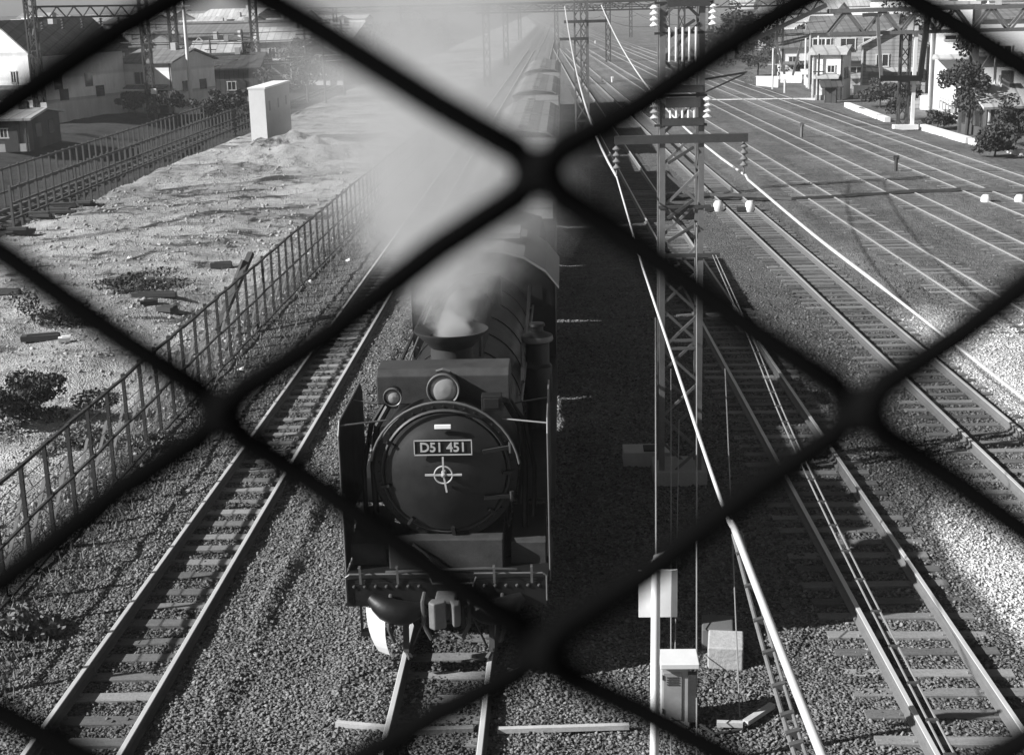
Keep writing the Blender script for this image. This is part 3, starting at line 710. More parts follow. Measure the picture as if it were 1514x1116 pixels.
mb = MB(); mb.box((pc.x, pc.y + .02, pc.z), (60 * s_, .03, 78 * s_)); mb.build('panel', mat('pale_panel', .75, .7, .2, 4), gp)
strand('guy_wire', [atY(969, 470, MY - .4), top], .009, wirem, 'thin guy wire running up from the top of the white pole')
mb = MB(); v_ = atY(1072, 545, 23); strand('guy_wire', [v_, at(1094, 1060, -.2)], .009, wirem, 'thin guy wire right of the bright overhead cable, ending at the concrete block')
# grey junction box beside mast foot
jb = thing('junction_box', at(955, 685), 'pale box with a dark opening at the foot of the nearest mast', 'box')
c = at(955, 684); mb = MB(); mb.box((c.x, c.y, c.z + .14), (.86, .55, .30)); mb.build('box', mat('pale_box', .5, .8, .3, 3), jb, bevel=.01)
mb = MB(); mb.box((c.x + .12, c.y - .05, c.z + .30), (.34, .34, .04)); mb.build('opening', woodd, jb)
# relay cabinet
rc = at(1004, 1075); cbx = thing('relay_cabinet', rc, 'pale steel relay cabinet with a flat lid beside the white pole', 'cabinet')
mb = MB(); mb.box((rc.x - .04, rc.y + .15, rc.z + .40), (.34, .32, .82)); mb.build('cabinet_body', mat('cabinet_paint', .36, .7, .2, 4), cbx, bevel=.01)
mb = MB(); mb.box((rc.x, rc.y + .12, rc.z + .84), (.46, .42, .07)); mb.build('lid', mat('cabinet_lid', .62, .7, .15, 4), cbx, bevel=.01)
mb = MB(); mb.box((rc.x + .15, rc.y - .03, rc.z + .42), (.10, .02, .66)); mb.build('door_gap', woodd, cbx)
mb = MB(); mb.box((rc.x - .08, rc.y - .016, rc.z + .42), (.22, .012, .62)); mb.build('door_panel', mat('cabinet_door', .28, .7, .35, 6), cbx, bevel=.004)
for q in range(4): mb = MB(); mb.box((rc.x - .08, rc.y - .026, rc.z + .58 + q * .03), (.14, .01, .012)); mb.build('louvre', woodd, cbx)
for q in (.2, .64): mb = MB(); mb.tube([(rc.x - .195, rc.y - .02, rc.z + q), (rc.x - .195, rc.y - .02, rc.z + q + .06)], .012, 6); mb.build('hinge', steeld, cbx)
mb = MB(); mb.tube([(rc.x + .16, rc.y + .1, rc.z + .3), (rc.x + .24, rc.y, rc.z + .05), (rc.x + .4, rc.y - .2, rc.z + .02), (rc.x + .75, rc.y - .1, rc.z + .03)], .018, 6); mb.build('cable', woodd, cbx, True)
# concrete block with a dark cable over it
cb = at(1075, 985); ct = thing('concrete_block', cb, 'pale concrete block lying right of the relay cabinet', 'block')
mb = MB(); mb.box((cb.x, cb.y + .2, cb.z + .14), (.46, .55, .32), rz=-.12); mb.build('block', concm, ct, bevel=.02)
mb = MB(); mb.box((cb.x - .05, cb.y + .75, cb.z + .14), (.42, .5, .3), rz=-.1); single(mb, 'concrete_block', mat('dark_conc', .12, .9, .3, 3), 'darker concrete block just behind the pale one, right of the relay cabinet', 'block', bevel=.02)
# white sticks on the ballast
def stick(u0, v0, u1, v1, lab, w=.07, m=None, z=-.13):
    a = at(u0, v0, z); b = at(u1, v1, z); mb = MB(); mb.bar(a, b, w, .06); return single(mb, 'white_plank', m or mat('pale_plank', .42, .9, .25, 4, fine=.3), lab, 'plank')
stick(497, 1069, 572, 1076, 'short pale plank lying left of the locomotive track at the bottom'); stick(735, 1079, 930, 1073, 'long pale plank lying right of the locomotive track at the bottom')
stick(1060, 1069, 1098, 1070, 'short pale plank below the concrete block, flat end'); stick(1102, 1068, 1142, 1042, 'pale plank slanting up to the right below the concrete block', .08)
stick(585, 1081, 700, 1077, 'grey plank lying between the rails in front of the locomotive', .09, wood, -.15)

# ------------------------------------------------------------------ overhead wires
def curve_pts(pix, zf, n=6):
    base = [at(u, v, z) for (u, v), z in zip(pix, zf)]; out = []
    for i in range(len(base) - 1):
        p0 = base[max(i - 1, 0)]; p1 = base[i]; p2 = base[i + 1]; p3 = base[min(i + 2, len(base) - 1)]
        for k in range(n):
            t = k / n; out.append(.5 * ((2 * p1) + (p2 - p0) * t + (2 * p0 - 5 * p1 + 4 * p2 - p3) * t * t + (3 * p1 - p0 - 3 * p2 + p3) * t ** 3))
    return out + [base[-1]]
zi = za - .62
A1 = Vector((.86, MY - .33, zi)); B1 = Vector((3.02, MY - .33, zi))
ptsA = [A1] + curve_pts([(950, 395), (1000, 545), (1066, 740), (1086, 782)], [zi - .15, zi - .2, zi - .2, zi - .2])
strand('overhead_cable', ptsA, .0135, wirel, 'bright overhead cable from the left arm of the nearest mast towards the viewer', 'cable', 10)
ptsA2 = curve_pts([(1086, 782), (1150, 950), (1215, 1116), (1290, 1300)], [zi - .2] * 4)
ac = thing('insulated_cable', ptsA2[0], 'thick white insulated sleeve on the overhead cable, with a darker clipped wire beside it', 'cable')
mb = MB(); mb.tube([ptsA2[0] - (ptsA2[1] - ptsA2[0]) * .7] + ptsA2, [.0145] + [.022] * len(ptsA2), 12); mb.build('sleeve', mat('sleeve_white', .5, .5, .12, 6), ac, True)
p2 = curve_pts([(1084, 790), (1118, 920), (1158, 1060), (1180, 1130), (1240, 1300)], [zi - .25, zi - .32, zi - .4, zi - .42, zi - .45])
mb = MB(); mb.tube(p2, .012, 8); q2 = [q + Vector((.045, .0, .02)) for q in p2]; mb.tube(q2, .009, 8); mb.build('clipped_wire', steel, ac, True)
for k in range(2, len(p2), 2):
    mb = MB(); mb.bar(p2[k] + Vector((-.01, 0, 0)), q2[k] + Vector((.01, 0, 0)), .03, .035); mb.build('clip', steeld, ac)
def sag(a, b, s, n=14): return [a + (b - a) * (i / n) - Vector((0, 0, s * 4 * (i / n) * (1 - i / n))) for i in range(n + 1)]
strand('overhead_wire', sag(A1, atY(835, 10, 61.4), .9), .022, wirel, 'bright wire curving from the nearest mast left arm up to the second mast', 'wire')
strand('overhead_wire', sag(B1, atY(889, 8, 61.4), .75), .022, wirel, 'bright wire curving from the nearest mast right arm up to the second mast', 'wire')
ptsC = [B1 + Vector((.02, -.1, 0))] + curve_pts([(1106, 266), (1200, 345), (1300, 422), (1400, 500), (1514, 590), (1700, 738)], [zi, zi - .05, zi - .1, zi - .1, zi - .08, zi])
strand('overhead_wire', ptsC, [.02] * 14 + [.014] * (len(ptsC) - 14), wirel, 'bright straight overhead wire slanting down to the right over the yard tracks', 'wire')
cw = thing('contact_wire', atY(1053, 373, MY - .34), 'pair of thin contact wires with clips above the first track right of the mast', 'wire')
pr_ = [(1053, 376), (1107, 500), (1157, 624), (1246, 815), (1398, 1116), (1500, 1310)]
zz_ = [zat(373)] + [zat(373) - .05] * 5
pD = curve_pts(pr_, zz_); pE = [q + Vector((.055, 0, .0)) for q in pD]
for pts_ in (pD, pE): mb = MB(); mb.tube(pts_, .008, 6); mb.build('wire', wirem, cw, True)
for k in range(2, len(pD), 1): mb = MB(); mb.bar(pD[k] - Vector((.01, 0, 0)), pE[k] + Vector((.01, 0, 0)), .03, .02); mb.build('clip', steeld, cw)

# ------------------------------------------------------------------ vegetation
def leafcloud(mb, c, rad, n, size, flat=.8):
    cs = [(Vector((random.gauss(0, .45), random.gauss(0, .45), random.gauss(0, .4))), random.uniform(.25, .5)) for _ in range(15)]
    for _ in range(n):
        q, rr = random.choice(cs); d = Vector((random.gauss(0, 1), random.gauss(0, 1), random.gauss(0, 1))).normalized() * rr * random.random() ** .3
        p = q + d; p = Vector((c[0] + p.x * rad[0], c[1] + p.y * rad[1], max(c[2] + p.z * rad[2], c[2] - rad[2] * .95)))
        a = Vector((random.gauss(0, 1), random.gauss(0, 1), random.gauss(0, 1))).normalized(); b = a.cross(Vector((random.gauss(0, 1), random.gauss(0, 1), random.gauss(0, 1)))).normalized(); s = size * random.uniform(.5, 1.2)
        mb.add([p - a * s, p + b * s * .6, p + a * s, p - b * s * .6], [(0, 1, 2, 3)])
def bush(u, v, rx, rz, n, label, m=None, size=.05, name='bush'):
    c = at(u, v); c.z = gz(c.x, c.y); t = thing(name, c, label, 'bush')
    mb = MB(); leafcloud(mb, (c.x, c.y, c.z + rz * .8), (rx, rx * .8, rz), n * 3, size); mb.build('foliage', m or leafm, t)
    mb = MB()
    for k in range(6): a = random.random() * 6.28; mb.tube([(c.x, c.y, c.z - .05), (c.x + cos(a) * rx * .4, c.y + sin(a) * rx * .3, c.z + rz * 1.1)], [.03, .008], 5)
    mb.build('stem', trunkm, t)
def tree(x, y, h, r, n, label, size=.35, group=None, zb=-.2):
    t = thing('tree', (x, y, zb), label, 'tree', group)
    mb = MB(); mb.tube([(x, y, zb - .1), (x + .1, y, zb + h * .4), (x, y, zb + h * .75)], [h * .035, h * .025, h * .008], 8)
    for k in range(6): a = k * 1.05 + random.random(); mb.tube([(x, y, zb + h * (.3 + .06 * k)), (x + cos(a) * r * .6, y + sin(a) * r * .6, zb + h * (.5 + .07 * k))], [h * .014, h * .004], 5)
    mb.build('trunk', trunkm, t)
    mb = MB(); leafcloud(mb, (x, y, zb + h * .62), (r, r, h * .42), int(n * 2.4), size * .58); mb.build('crown', leafm, t)
bush(30, 622, 1.3, .55, 2200, 'dark round bush on the lot near the left edge, beyond the fence')
bush(85, 480, 1.1, .45, 700, 'dark scrubby heap of brushwood on the lot left of the fence')
bush(185, 445, 1.4, .30, 900, 'low dark weeds patch in the middle of the lot')
bush(110, 655, .9, .25, 700, 'dry pale weeds behind the fence at the left edge', leafl)
bush(40, 940, .5, .25, 800, 'clump of pale weeds at the lower left edge beside the leftmost track', leafl, .05)
bush(225, 660, .4, .16, 420, 'small weeds clump at the fence foot below the foreground knot', leafl, .05)
# grass tufts along the fence foot and on the lot (uncountable)
mb = MB()
for _ in range(9000):
    yy = 16 + 70 * random.random() ** 1.6; xx = fx0(yy) + random.gauss(-.2, .7)
    if random.random() < .35: xx = random.uniform(-21, -9)
    if random.random() < .12: xx = random.uniform(-7.9, -7.1)
    z0 = gz(xx, yy) if xx < -8.8 else -.2; h = random.uniform(.06, .22); a = random.random() * 6.28; dx, dy = cos(a) * .02, sin(a) * .02
    mb.add([(xx - dx, yy - dy, z0 - .02), (xx + dx, yy + dy, z0 - .02), (xx + random.gauss(0, .07), yy + random.gauss(0, .07), z0 + h)], [(0, 1, 2)])
tag(mb.build('grass', leafl), 'sparse dry grass along the fence and on the lot', 'grass', kind='stuff')

# litter along the fence
for (u, v, s, lab) in ((358, 548, .20, 'upright white scrap of paper at the fence foot above the foreground knot'), (458, 418, .2, 'white scrap by the far part of the fence'), (515, 386, .2, 'round white scrap near the smoke at the far end of the fence'),
                       (210, 690, .16, 'crumpled white paper on the ground right of the fence'), (120, 772, .13, 'round pale stone at the lower left fence foot'), (445, 425, .13, 'small white scrap just below another by the far fence'), (196, 708, .13, 'flat white paper strip beside crumpled paper at the fence'),
                       (192, 385, .16, 'white scrap alone in the middle of the dirt lot')):
    c = at(u, v); c.z = gz(c.x, c.y) if c.x < -8.8 else -.2
    s *= .75; mb = MB(); n = 7
    vs = [c + Vector((random.uniform(-s, s), random.uniform(-s, s), random.uniform(0, s * 1.1))) for _ in range(n)]
    top_ = c + Vector((random.uniform(-.3, .3) * s, 0, s * .7)); ringp = [c + Vector((cos(k) * s * random.uniform(.5, 1), sin(k) * s * .8, random.uniform(0, .3) * s)) for k in [2 * PI * j / n for j in range(n)]]
    mb.add([top_] + ringp + [c], [(0, 1 + j, 1 + (j + 1) % n) for j in range(n)] + [(n + 1, 1 + (j + 1) % n, 1 + j) for j in range(n)])
    single(mb, 'litter', litter, lab, 'litter', loc=tuple(c))
# debris on the lot
def plank(u, v, L, w, h, rz, m, lab, name='board', cat='board'):
    c = at(u, v); c.z = gz(c.x, c.y); mb = MB(); mb.box((c.x, c.y, c.z + h / 2 + .03), (L, w, h), rz=rz)
    mb.box((c.x + .05, c.y + .03, c.z + h + .045), (L * .8, w * .5, .03), rz=rz + .1)
    single(mb, name, m, lab, cat)
plank(230, 459, 1.3, .18, .12, .0, woodd, 'dark board lying on the lot just left of the fence')
plank(222, 466, .5, .2, .1, .3, woodd, 'short dark board in front of a longer one near the fence')
plank(248, 470, .5, .35, .12, -.4, woodd, 'dark block of wood near the boards by the fence')
plank(327, 392, .7, .3, .18, .1, woodd, 'dark lump of scrap on the lot near the fence top')
plank(60, 500, 1.0, .3, .15, .2, woodd, 'dark log in front of the brushwood heap')
plank(10, 437, .9, .2, .15, -.1, woodd, 'dark board at the left edge of the lot')
plank(95, 503, .3, .2, .12, .3, litter, 'white scrap of wood in front of the brushwood heap', 'scrap', 'scrap')
for (u, v, lab) in ((30, 350, 'lowest'), (62, 328, 'second lowest'), (58, 318, 'third, thin'), (90, 320, 'largest, square'), (98, 308, 'upper, small'), (132, 303, 'topmost, lone')):
    c = at(u, v); c.z = gz(c.x, c.y); mb = MB()
    for k in range(3): mb.box((c.x + random.uniform(-.2, .2), c.y + random.uniform(-.2, .2), c.z + .08 + .1 * k), (random.uniform(.7, 1.1), .3, .1), rz=random.uniform(-.3, .3))
    single(mb, 'timber_stack', woodd, f'{lab} of the dark timber pieces along the far left edge of the lot', 'timber')
# leaning timber against the fence
a = at(372, 392, 1.5)
mb = MB(); mb.bar(a + Vector((-.75, -1.3, -1.5)), a + Vector((-.1, .5, .25)), .16, .12); mb.bar(a + Vector((-.9, -.4, -1.5)), a + Vector((-.25, .2, .1)), .12, .12); single(mb, 'timber_baulk', woodd, 'dark timber baulk leaning behind the top of the fence', 'timber')
# concrete block monument on the lot
bx = at(384, 222); blk_t = thing('concrete_slab', (bx.x, bx.y, -.3), 'tall pale rectangular concrete slab standing on the dirt lot', 'concrete slab')
s84 = bx.y * 1.02 / F
mb = MB(); mb.box((bx.x + .05, bx.y + 4, 1.55), (1.0, 8, 3.9)); mb.build('slab', concm, blk_t, bevel=.03)
mb = MB(); mb.box((bx.x + .05, bx.y - .01, 1.55), (1.0, .05, 3.9)); mb.build('end_face', concw, blk_t)  # end face paler than the slab, its sunlit brightness put into the colour
mb = MB(); mb.box((bx.x + .05, bx.y + 4, 3.54), (1.12, 8.1, .1)); mb.build('coping', concw, blk_t)
mb = MB()
for yy in (1.2, 4, 6.6): mb.box((bx.x + .555, bx.y + yy, 2.4), (.012, .5, .6))
mb.build('stain_patch', mat('patch', .2, .9, .3, 3), blk_t)

# ------------------------------------------------------------------ far left: fences, track, street, houses
def picket(x0, y0, x1, y1, h, n, label, m, z=-.8, rails=2):
    t = thing('picket_fence', (x0, y0, z), label, 'fence')
    for i in range(n):
        f = i / (n - 1); mb = MB(); x = x0 + (x1 - x0) * f; y = y0 + (y1 - y0) * f; mb.bar((x, y, z - .3), (x, y, z + h), .1, .1); mb.build('post', m, t)
    for k in range(rails):
        mb = MB(); zz = z + h * (.25 + .68 * k / max(1, rails - 1)); mb.bar((x0, y0, zz), (x1, y1, zz), .07, .09); mb.build('rail', m, t)
fgrey = mat('grey_posts', .09, .9, .3, 3)
a = at(120, 262); b = at(368, 168)
picket(-24.6, 62, -25.5, 128, 2.0, 60, 'grid-like fence at the far edge of the dirt lot, nearer one', fgrey, -1.0, 3)
picket(-28.6, 62, -29.5, 128, 1.7, 56, 'dark fence along the street beyond the lower railway', fgrey, -.9, 2)
mb = MB()
for x0 in (-26.4, -27.4): mb.bar((x0, 50, -1.0), (x0 - .8, 180, -1.0), .07, .15)
for yy in range(0, 90): mb.box((-26.9 - .8 * yy / 90, 50 + yy * 1.4, -1.1), (2.1, .22, .1))
single(mb, 'railway_track', railside, 'lower railway track running between the two fences at far left', 'railway track')

def house(name, label, x, y, w, d, h, rh, wallm, rfm, rz=0., wins=(), side=(), gable='x', zb=-.3, eave=.35, cat='house', group=None):
    t = thing(name, (x, y, zb), label, cat, group)
    Rm = Matrix.Rotation(rz, 3, 'Z')
    def q(a, b, c): return Vector((x, y, zb)) + Rm @ Vector((a, b, c))
    mb = MB()
    if gable == 'y':    # gable end faces the viewer
        mb.prism([q(-w / 2, 0, 0), q(w / 2, 0, 0), q(w / 2, 0, h), q(0, 0, h + rh), q(-w / 2, 0, h)], (0, 0, 0), Rm @ Vector((0, d, 0)))
    else:
        mb.prism([q(-w / 2, 0, 0), q(-w / 2, 0, h), q(-w / 2, d / 2, h + rh), q(-w / 2, d, h), q(-w / 2, d, 0)], (0, 0, 0), Rm @ Vector((w, 0, 0)))
    mb.build('wall', wallm, t)
    mb = MB(); e = eave; th = .14
    if gable == 'y':
        sl = rh / (w / 2)
        for s in (-1, 1):
            mb.prism([q(s * (w / 2 + e), -e, h - sl * e + .02), q(0, -e, h + rh + .02), q(0, -e, h + rh + .02 + th), q(s * (w / 2 + e), -e, h - sl * e + th + .02)], (0, 0, 0), Rm @ Vector((0, d + 2 * e, 0)))
    elif rh > 0:
        sl = rh / (d / 2)
        mb.prism([q(-w / 2 - e, -e, h - sl * e + .02), q(-w / 2 - e, d / 2, h + rh + .02), q(-w / 2 - e, d + e, h - sl * e + .02), q(-w / 2 - e, d + e, h - sl * e + th), q(-w / 2 - e, d / 2, h + rh + th + .02), q(-w / 2 - e, -e, h - sl * e + th + .02)], (0, 0, 0), Rm @ Vector((w + 2 * e, 0, 0)))
    else: mb.prism([q(-w / 2 - e, -e, h + .01), q(w / 2 + e, -e, h + .01), q(w / 2 + e, d + e, h + .01), q(-w / 2 - e, d + e, h + .01)], (0, 0, 0), (0, 0, .2))
    mb.build('roof', rfm, t)
    if y < 260:
        mb = MB(); mb.box(q(0, -.04, .25), (w + .02, .06, .5), rz=rz); mb.build('plinth', concm, t)
        for s_ in (-1, 1): mb = MB(); mb.bar(q(s_ * (w / 2 - .12), -.1, 0), q(s_ * (w / 2 - .12), -.1, h - .1), .1); mb.build('downpipe', woodd if s_ > 0 else framew, t)
        mb = MB(); mb.box(q(w * .30, -.05, 1.0), (.9, .07, 1.95), rz=rz); mb.build('door', woodd, t)
        if h > 3.2: mb = MB(); mb.prism([q(-w * .42, -.02, h * .55), q(w * .42, -.02, h * .55), q(w * .42, -.8, h * .55 - .25), q(-w * .42, -.8, h * .55 - .25)], (0, 0, 0), (0, 0, .09)); mb.build('awning', rfm, t)
        if rh > 0: mb = MB(); mb.box(q(w * .2, d * .45, h + rh + .2), (.5, .5, .9), rz=rz); mb.build('chimney', concm, t)
        for wy in (d * .3, d * .7):
            for sg in (-1, 1): mb = MB(); mb.box(q(sg * (w / 2 + .02), wy, min(h * .6, 2.2)), (.07, 1.1, .9), rz=rz); mb.build('window', winm, t)
    for (wx, wz, ww, wh) in wins:
        mb = MB(); 
        for a_, b_, c_, d_ in ((0, wh / 2, ww + .16, .08), (0, -wh / 2, ww + .16, .08), (-ww / 2, 0, .08, wh), (ww / 2, 0, .08, wh), (0, 0, .05, wh)):
            cc = q(wx + a_, -.05, wz + b_); mb.box(cc, (c_, .08, d_), rz=rz)
        f = mb.build('window', framew, t)
        mb = MB(); mb.box(q(wx, -.02, wz), (ww, .05, wh), rz=rz); mb.build('pane', winm, f)
    for (wy, wz, ww, wh, sg) in side:
        mb = MB(); mb.box(q(sg * (w / 2 + .02), wy, wz), (.06, ww, wh), rz=rz); mb.build('window', winm, t)
    return t
def hpix(u, v, zb=-.3): p = at(u, v, zb); return p.x, p.y
# (u,v) = picture foot of the front left.. centre
x, y = hpix(20, 186); house('gable_house', 'white gabled house at the far left edge of the street', x - .5, y, 6.0, 12, 5.6, 2.4, wallw, roofm, -.32, [(-1.3, 3.8, .7, .9), (1.2, 3.8, .5, .9)], [(3, 3.2, 1., 1.1, 1), (7, 3.2, 1., 1.1, 1)], 'y')
x, y = hpix(5, 232, -.6); house('low_shed', 'low flat shed with pale roof edge at the far left edge', x - 1, y, 5.5, 7, 2.0, .4, walld, roofl, .05, [(-1, 1.2, .5, .6), (1.2, 1.2, .5, .6)])
x, y = hpix(85, 150); house('warehouse', 'dark warehouse behind the white gabled house', x - 1, y + 10, 6.5, 9, 4.9, 1.4, walld, roofm, .03, [(-2.5, 4.5, 1.4, 1.2), (2, 4.5, 1.4, 1.2)])
x, y = hpix(84, 156); house('shed', 'grey boarded shed with flat front right of the gabled house', x + .6, y - 6, 3.6, 6, 3.6, .5, wallg, roofm, 0)
x, y = hpix(120, 178, -.6); t = thing('lean_to_shed', (x, y, -.6), 'long lean-to shed with a plain grey sloping roof and open dark front', 'shed')
mb = MB(); mb.prism([(x - 3.6, y, 1.45), (x + 3.4, y + 10, 1.45), (x + 2.2, y + 15, 2.6), (x - 5.6, y + 5.5, 2.6)], (0, 0, 0), (0, 0, .12)); mb.build('roof', roofl, t)
mb = MB(); mb.prism([(x - 3.7, y + .5, -.8), (x + 3.2, y + 10.3, -.8), (x + 2.1, y + 14.5, -.8), (x - 5.5, y + 5.3, -.8)], (0, 0, 0), (0, 0, 2.1)); mb.build('wall', walld, t)
for k in range(7):
    xx = x - 3.2 + k * .75; yy = y - .6 + k * .9; mb = MB(); mb.bar((xx, yy, -.8), (xx - .3, yy + 1.0, .7 + random.uniform(-.2, .3)), .3, .05)
    single(mb, 'leaning_board', wallg if k % 2 else walld, ['first', 'second', 'third', 'fourth', 'fifth', 'sixth', 'seventh'][k] + ' board from the left leaning on the lean-to shed', 'board', group='boards leaning on the shed')
x, y = hpix(152, 152); house('small_house', 'small white house with a dark low window behind the lean-to shed', x, y, 3.9, 6, 3.5, .5, wallw, roofm, -.3, [(.6, .7, 1.8, .5)])
x, y = hpix(222, 168); house('two_storey_house', 'pale two storey house with a white ledge between its floors', x, y, 5.0, 7, 4.3, .9, wallw, roofm, -.3, [(-.6, 3.0, 1.3, 1.1), (1.5, 1.0, .5, .5), (-1.4, .9, 1.6, 1.4)])
mb = MB(); mb.box((x, y - .3, 1.75), (5.3, .7, .14)); single(mb, 'ledge_canopy', whitep, 'white canopy ledge along the front of the pale two storey house', 'canopy')
x, y = hpix(345, 153); house('dark_house', 'dark low house with a stepped roof between the white poles', x - 2, y + 2, 8, 9, 3.1, 1.2, walld, roofd, .05, [(-1.5, 1.5, .8, .8), (1.5, 1.5, .8, .8)])
x, y = hpix(322, 130); house('pale_roofed_house', 'small house with a pale tin roof behind the dark low house', x, y, 5, 6, 3.6, 1.4, walld, roofl, .1)
x, y = hpix(275, 118); house('long_warehouse', 'long warehouse with a wide grey roof behind the white poles', x, y + 12, 22, 16, 5.0, 1.8, walld, roofm, .04, [(i * 3 - 9, 3.2, 1.2, 1.0) for i in range(7)])
x = atY(302, 40, 215).x; house('white_hall', 'plain bright white hall with two small dark marks high behind the warehouses', x, 215, 8, 8, 6.9, .0, wallw, roofl, -.4, [(1.2, 5.2, .9, .5)])
x, y = hpix(410, 120); house('grey_house', 'grey house with two tall windows right of the third lattice tower', x, y + 4, 6.5, 7, 4.6, 1.5, wallg, roofl, .0, [(-1.2, 3., .9, 1.5), (1.2, 3., .9, 1.5)])
random.seed(21)
for i in range(30):
    u = random.uniform(-40, 500); v = random.uniform(78, 128); q = at(u, v, -.3)
    house('town_house', 'small crowded house among the hazy roofs beyond the street at left', q.x, q.y, random.uniform(3.5, 8), random.uniform(5, 8), random.uniform(2.6, 4.6), random.choice([.8, 1.4, 1.8]), random.choice([walld, wallg, walld, wallw]), random.choice([roofm, roofd, roofd, roofl]), random.uniform(-.6, .1), [(-.9, 1.6, .8, .8), (.9, 1.6, .8, .8)] + ([(.5, 3.0, 1.2, .7)] if i % 2 else []), gable=random.choice('xy'), group='crowded houses at left')
for i in range(16):
    u = random.uniform(60, 560); v = random.uniform(90, 160); q = at(u, v, -.3); h = random.uniform(5, 8)
    mb = MB(); mb.tube([q, q + Vector((0, 0, h))], [.13, .09], 6); mb.box(q + Vector((0, 0, h - .5)), (1.6, .1, .12)); mb.box(q + Vector((0, 0, h - 1.1)), (1.2, .1, .1))
    single(mb, 'utility_pole', steeld, 'thin dark utility pole among the crowded houses at left', 'pole', loc=tuple(q), group='dark utility poles at left')
for i in range(26):
    u = random.uniform(1130, 1500); v0_ = 160 + (u - 1250) * .16; q = at(u, v0_ - random.uniform(4, 26)); k_ = i % 3
    mb = MB()
    if k_ == 0: mb.box(q + Vector((0, 0, .6)), (random.uniform(.6, 1.4), .8, 1.2), rz=-.3); mb.prism([q + Vector((-.9, -.6, 1.2)), q + Vector((.9, -.6, 1.2)), q + Vector((.9, .5, 1.6)), q + Vector((-.9, .5, 1.6))], (0, 0, 0), (0, 0, .08)); nm, mm, lb, ct = 'garden_shed', random.choice([wallg, wallw, walld]), 'small garden shed among the clutter behind the yard at right', 'shed'
    elif k_ == 1: mb.tube([q, q + Vector((0, 0, random.uniform(2.5, 6)))], .09, 6); mb.box(q + Vector((0, 0, 2.3)), (.9, .08, .08)); nm, mm, lb, ct = 'garden_pole', random.choice([steel, framew, woodd]), 'thin pole in the gardens behind the yard at right', 'pole'
    else: mb.box(q + Vector((0, 0, .5)), (2.2, .08, 1.0), rz=-.5); mb.box(q + Vector((0, 0, 1.02)), (2.3, .12, .08), rz=-.5); nm, mm, lb, ct = 'board_fence', random.choice([wallg, walld, wallw]), 'short board fence in the gardens behind the yard at right', 'fence'
    single(mb, nm, mm, lb, ct, loc=tuple(q), group=ct + 's in the right hand gardens')
# white telegraph poles
for (ub, vb, vt, lab) in ((163, 150, 35, 'white telegraph pole in front of the small white house, leftmost'), (284, 166, 0, 'tall white telegraph pole with a white foot, middle one'), (424, 114, 42, 'short white telegraph pole farthest right on the left side'), (336, 62, 20, 'small white pole beside the bright white hall')):
    p = at(ub, vb, -.3); tp = atY(ub - (ub - 757) * 0 - 0, vt, p.y); k = .085 * p.y / 120
    mb = MB(); mb.tube([p, Vector((p.x, p.y, tp.z))], [.19, .13], 10); mb.box((p.x, p.y - .2, tp.z - .5), (1.2, .08, .1)); single(mb, 'telegraph_pole', mat('pale_pole', .68, .8, .1, 3), lab, 'pole', loc=tuple(p), smooth=True)
p = at(284, 168, -.3); mb = MB(); mb.lathe([(1.1, 0), (1.0, .25), (.5, .4), (0, .42)], p, (0, 0, 1), 10); single(mb, 'white_mound', litter, 'bright white heap at the foot of the middle telegraph pole', 'heap')
# lattice towers + portal gantry, left
tw = {}
for (ub, vb, vt, lab) in ((65, 205, -8, 'dark lattice tower in front of the gabled house, leftmost'), (226, 178, -8, 'dark lattice tower in front of the pale two storey house'), (266, 168, -20, 'dark lattice tower just left of the middle white pole'), (383, 148, -20, 'dark lattice tower right above the concrete slab')):
    p = at(ub, vb, -.6); tp = atY(ub, vt, p.y); t = thing('lattice_tower', p, lab, 'tower'); tw[ub] = (p, tp)
    mb = MB(); lattice(mb, p.x, p.y, -.6, tp.z, .62, .6, .12, .07, .75); mb.build('lattice', steeld, t)
    mb = MB(); mb.box((p.x + .4, p.y - .4, 1.8), (.45, .1, .45)); mb.build('round_sign', whitep, t)
pa, ta = tw[65]; pb, tb = tw[226]
t = thing('gantry_beam', (pa.x, pa.y, 8.4), 'dark gantry beam with arched brackets joining the two leftmost lattice towers', 'gantry')
mb = MB()
a0 = Vector((pa.x, pa.y, atY(65, 10, pa.y).z)); b0_ = Vector((pb.x, pb.y, atY(226, 8, pb.y).z))
for dz in (0, -.8): mb.bar(a0 + Vector((0, 0, dz)), b0_ + Vector((0, 0, dz)), .14)
for k in range(14): f0, f1 = k / 14, (k + 1) / 14; mb.bar(a0.lerp(b0_, f0) + Vector((0, 0, 0 if k % 2 else -.8)), a0.lerp(b0_, f1) + Vector((0, 0, -.8 if k % 2 else 0)), .08)
for s, base in ((1, a0), (-1, b0_)):
    dr = (b0_ - a0).normalized() * s; mb.tube([base + Vector((0, 0, -2.4)), base + dr * .25 + Vector((0, 0, -1.6)), base + dr * .8 + Vector((0, 0, -1.0)), base + dr * 1.7 + Vector((0, 0, -.8))], .11, 6)
mb.build('truss', steeld, t)
for k in range(6):
    q = a0.lerp(b0_, (k + .5) / 6); mb = insulator(q.x, q.y, q.z - .9, .8, .16); mb.build('insulator', steeld, t)
# wires across the far left
for k, (v0, v1) in enumerate(((57, 55), (60, 58), (78, 74), (93, 88), (30, 28), (112, 104), (87, 80), (46, 42))):
    q0 = atY(-60, v0 + 2, 118); q1 = atY(520, v1, 150)
    strand('power_line', sag(q0, q1, .4), .05 if k % 3 == 0 else .035, wirel if k % 3 == 0 else steeld, ['first', 'second', 'third', 'fourth', 'fifth', 'sixth', 'seventh', 'eighth'][k] + ' power line strung across the houses at far left', 'wire', 4, 'power lines at far left')

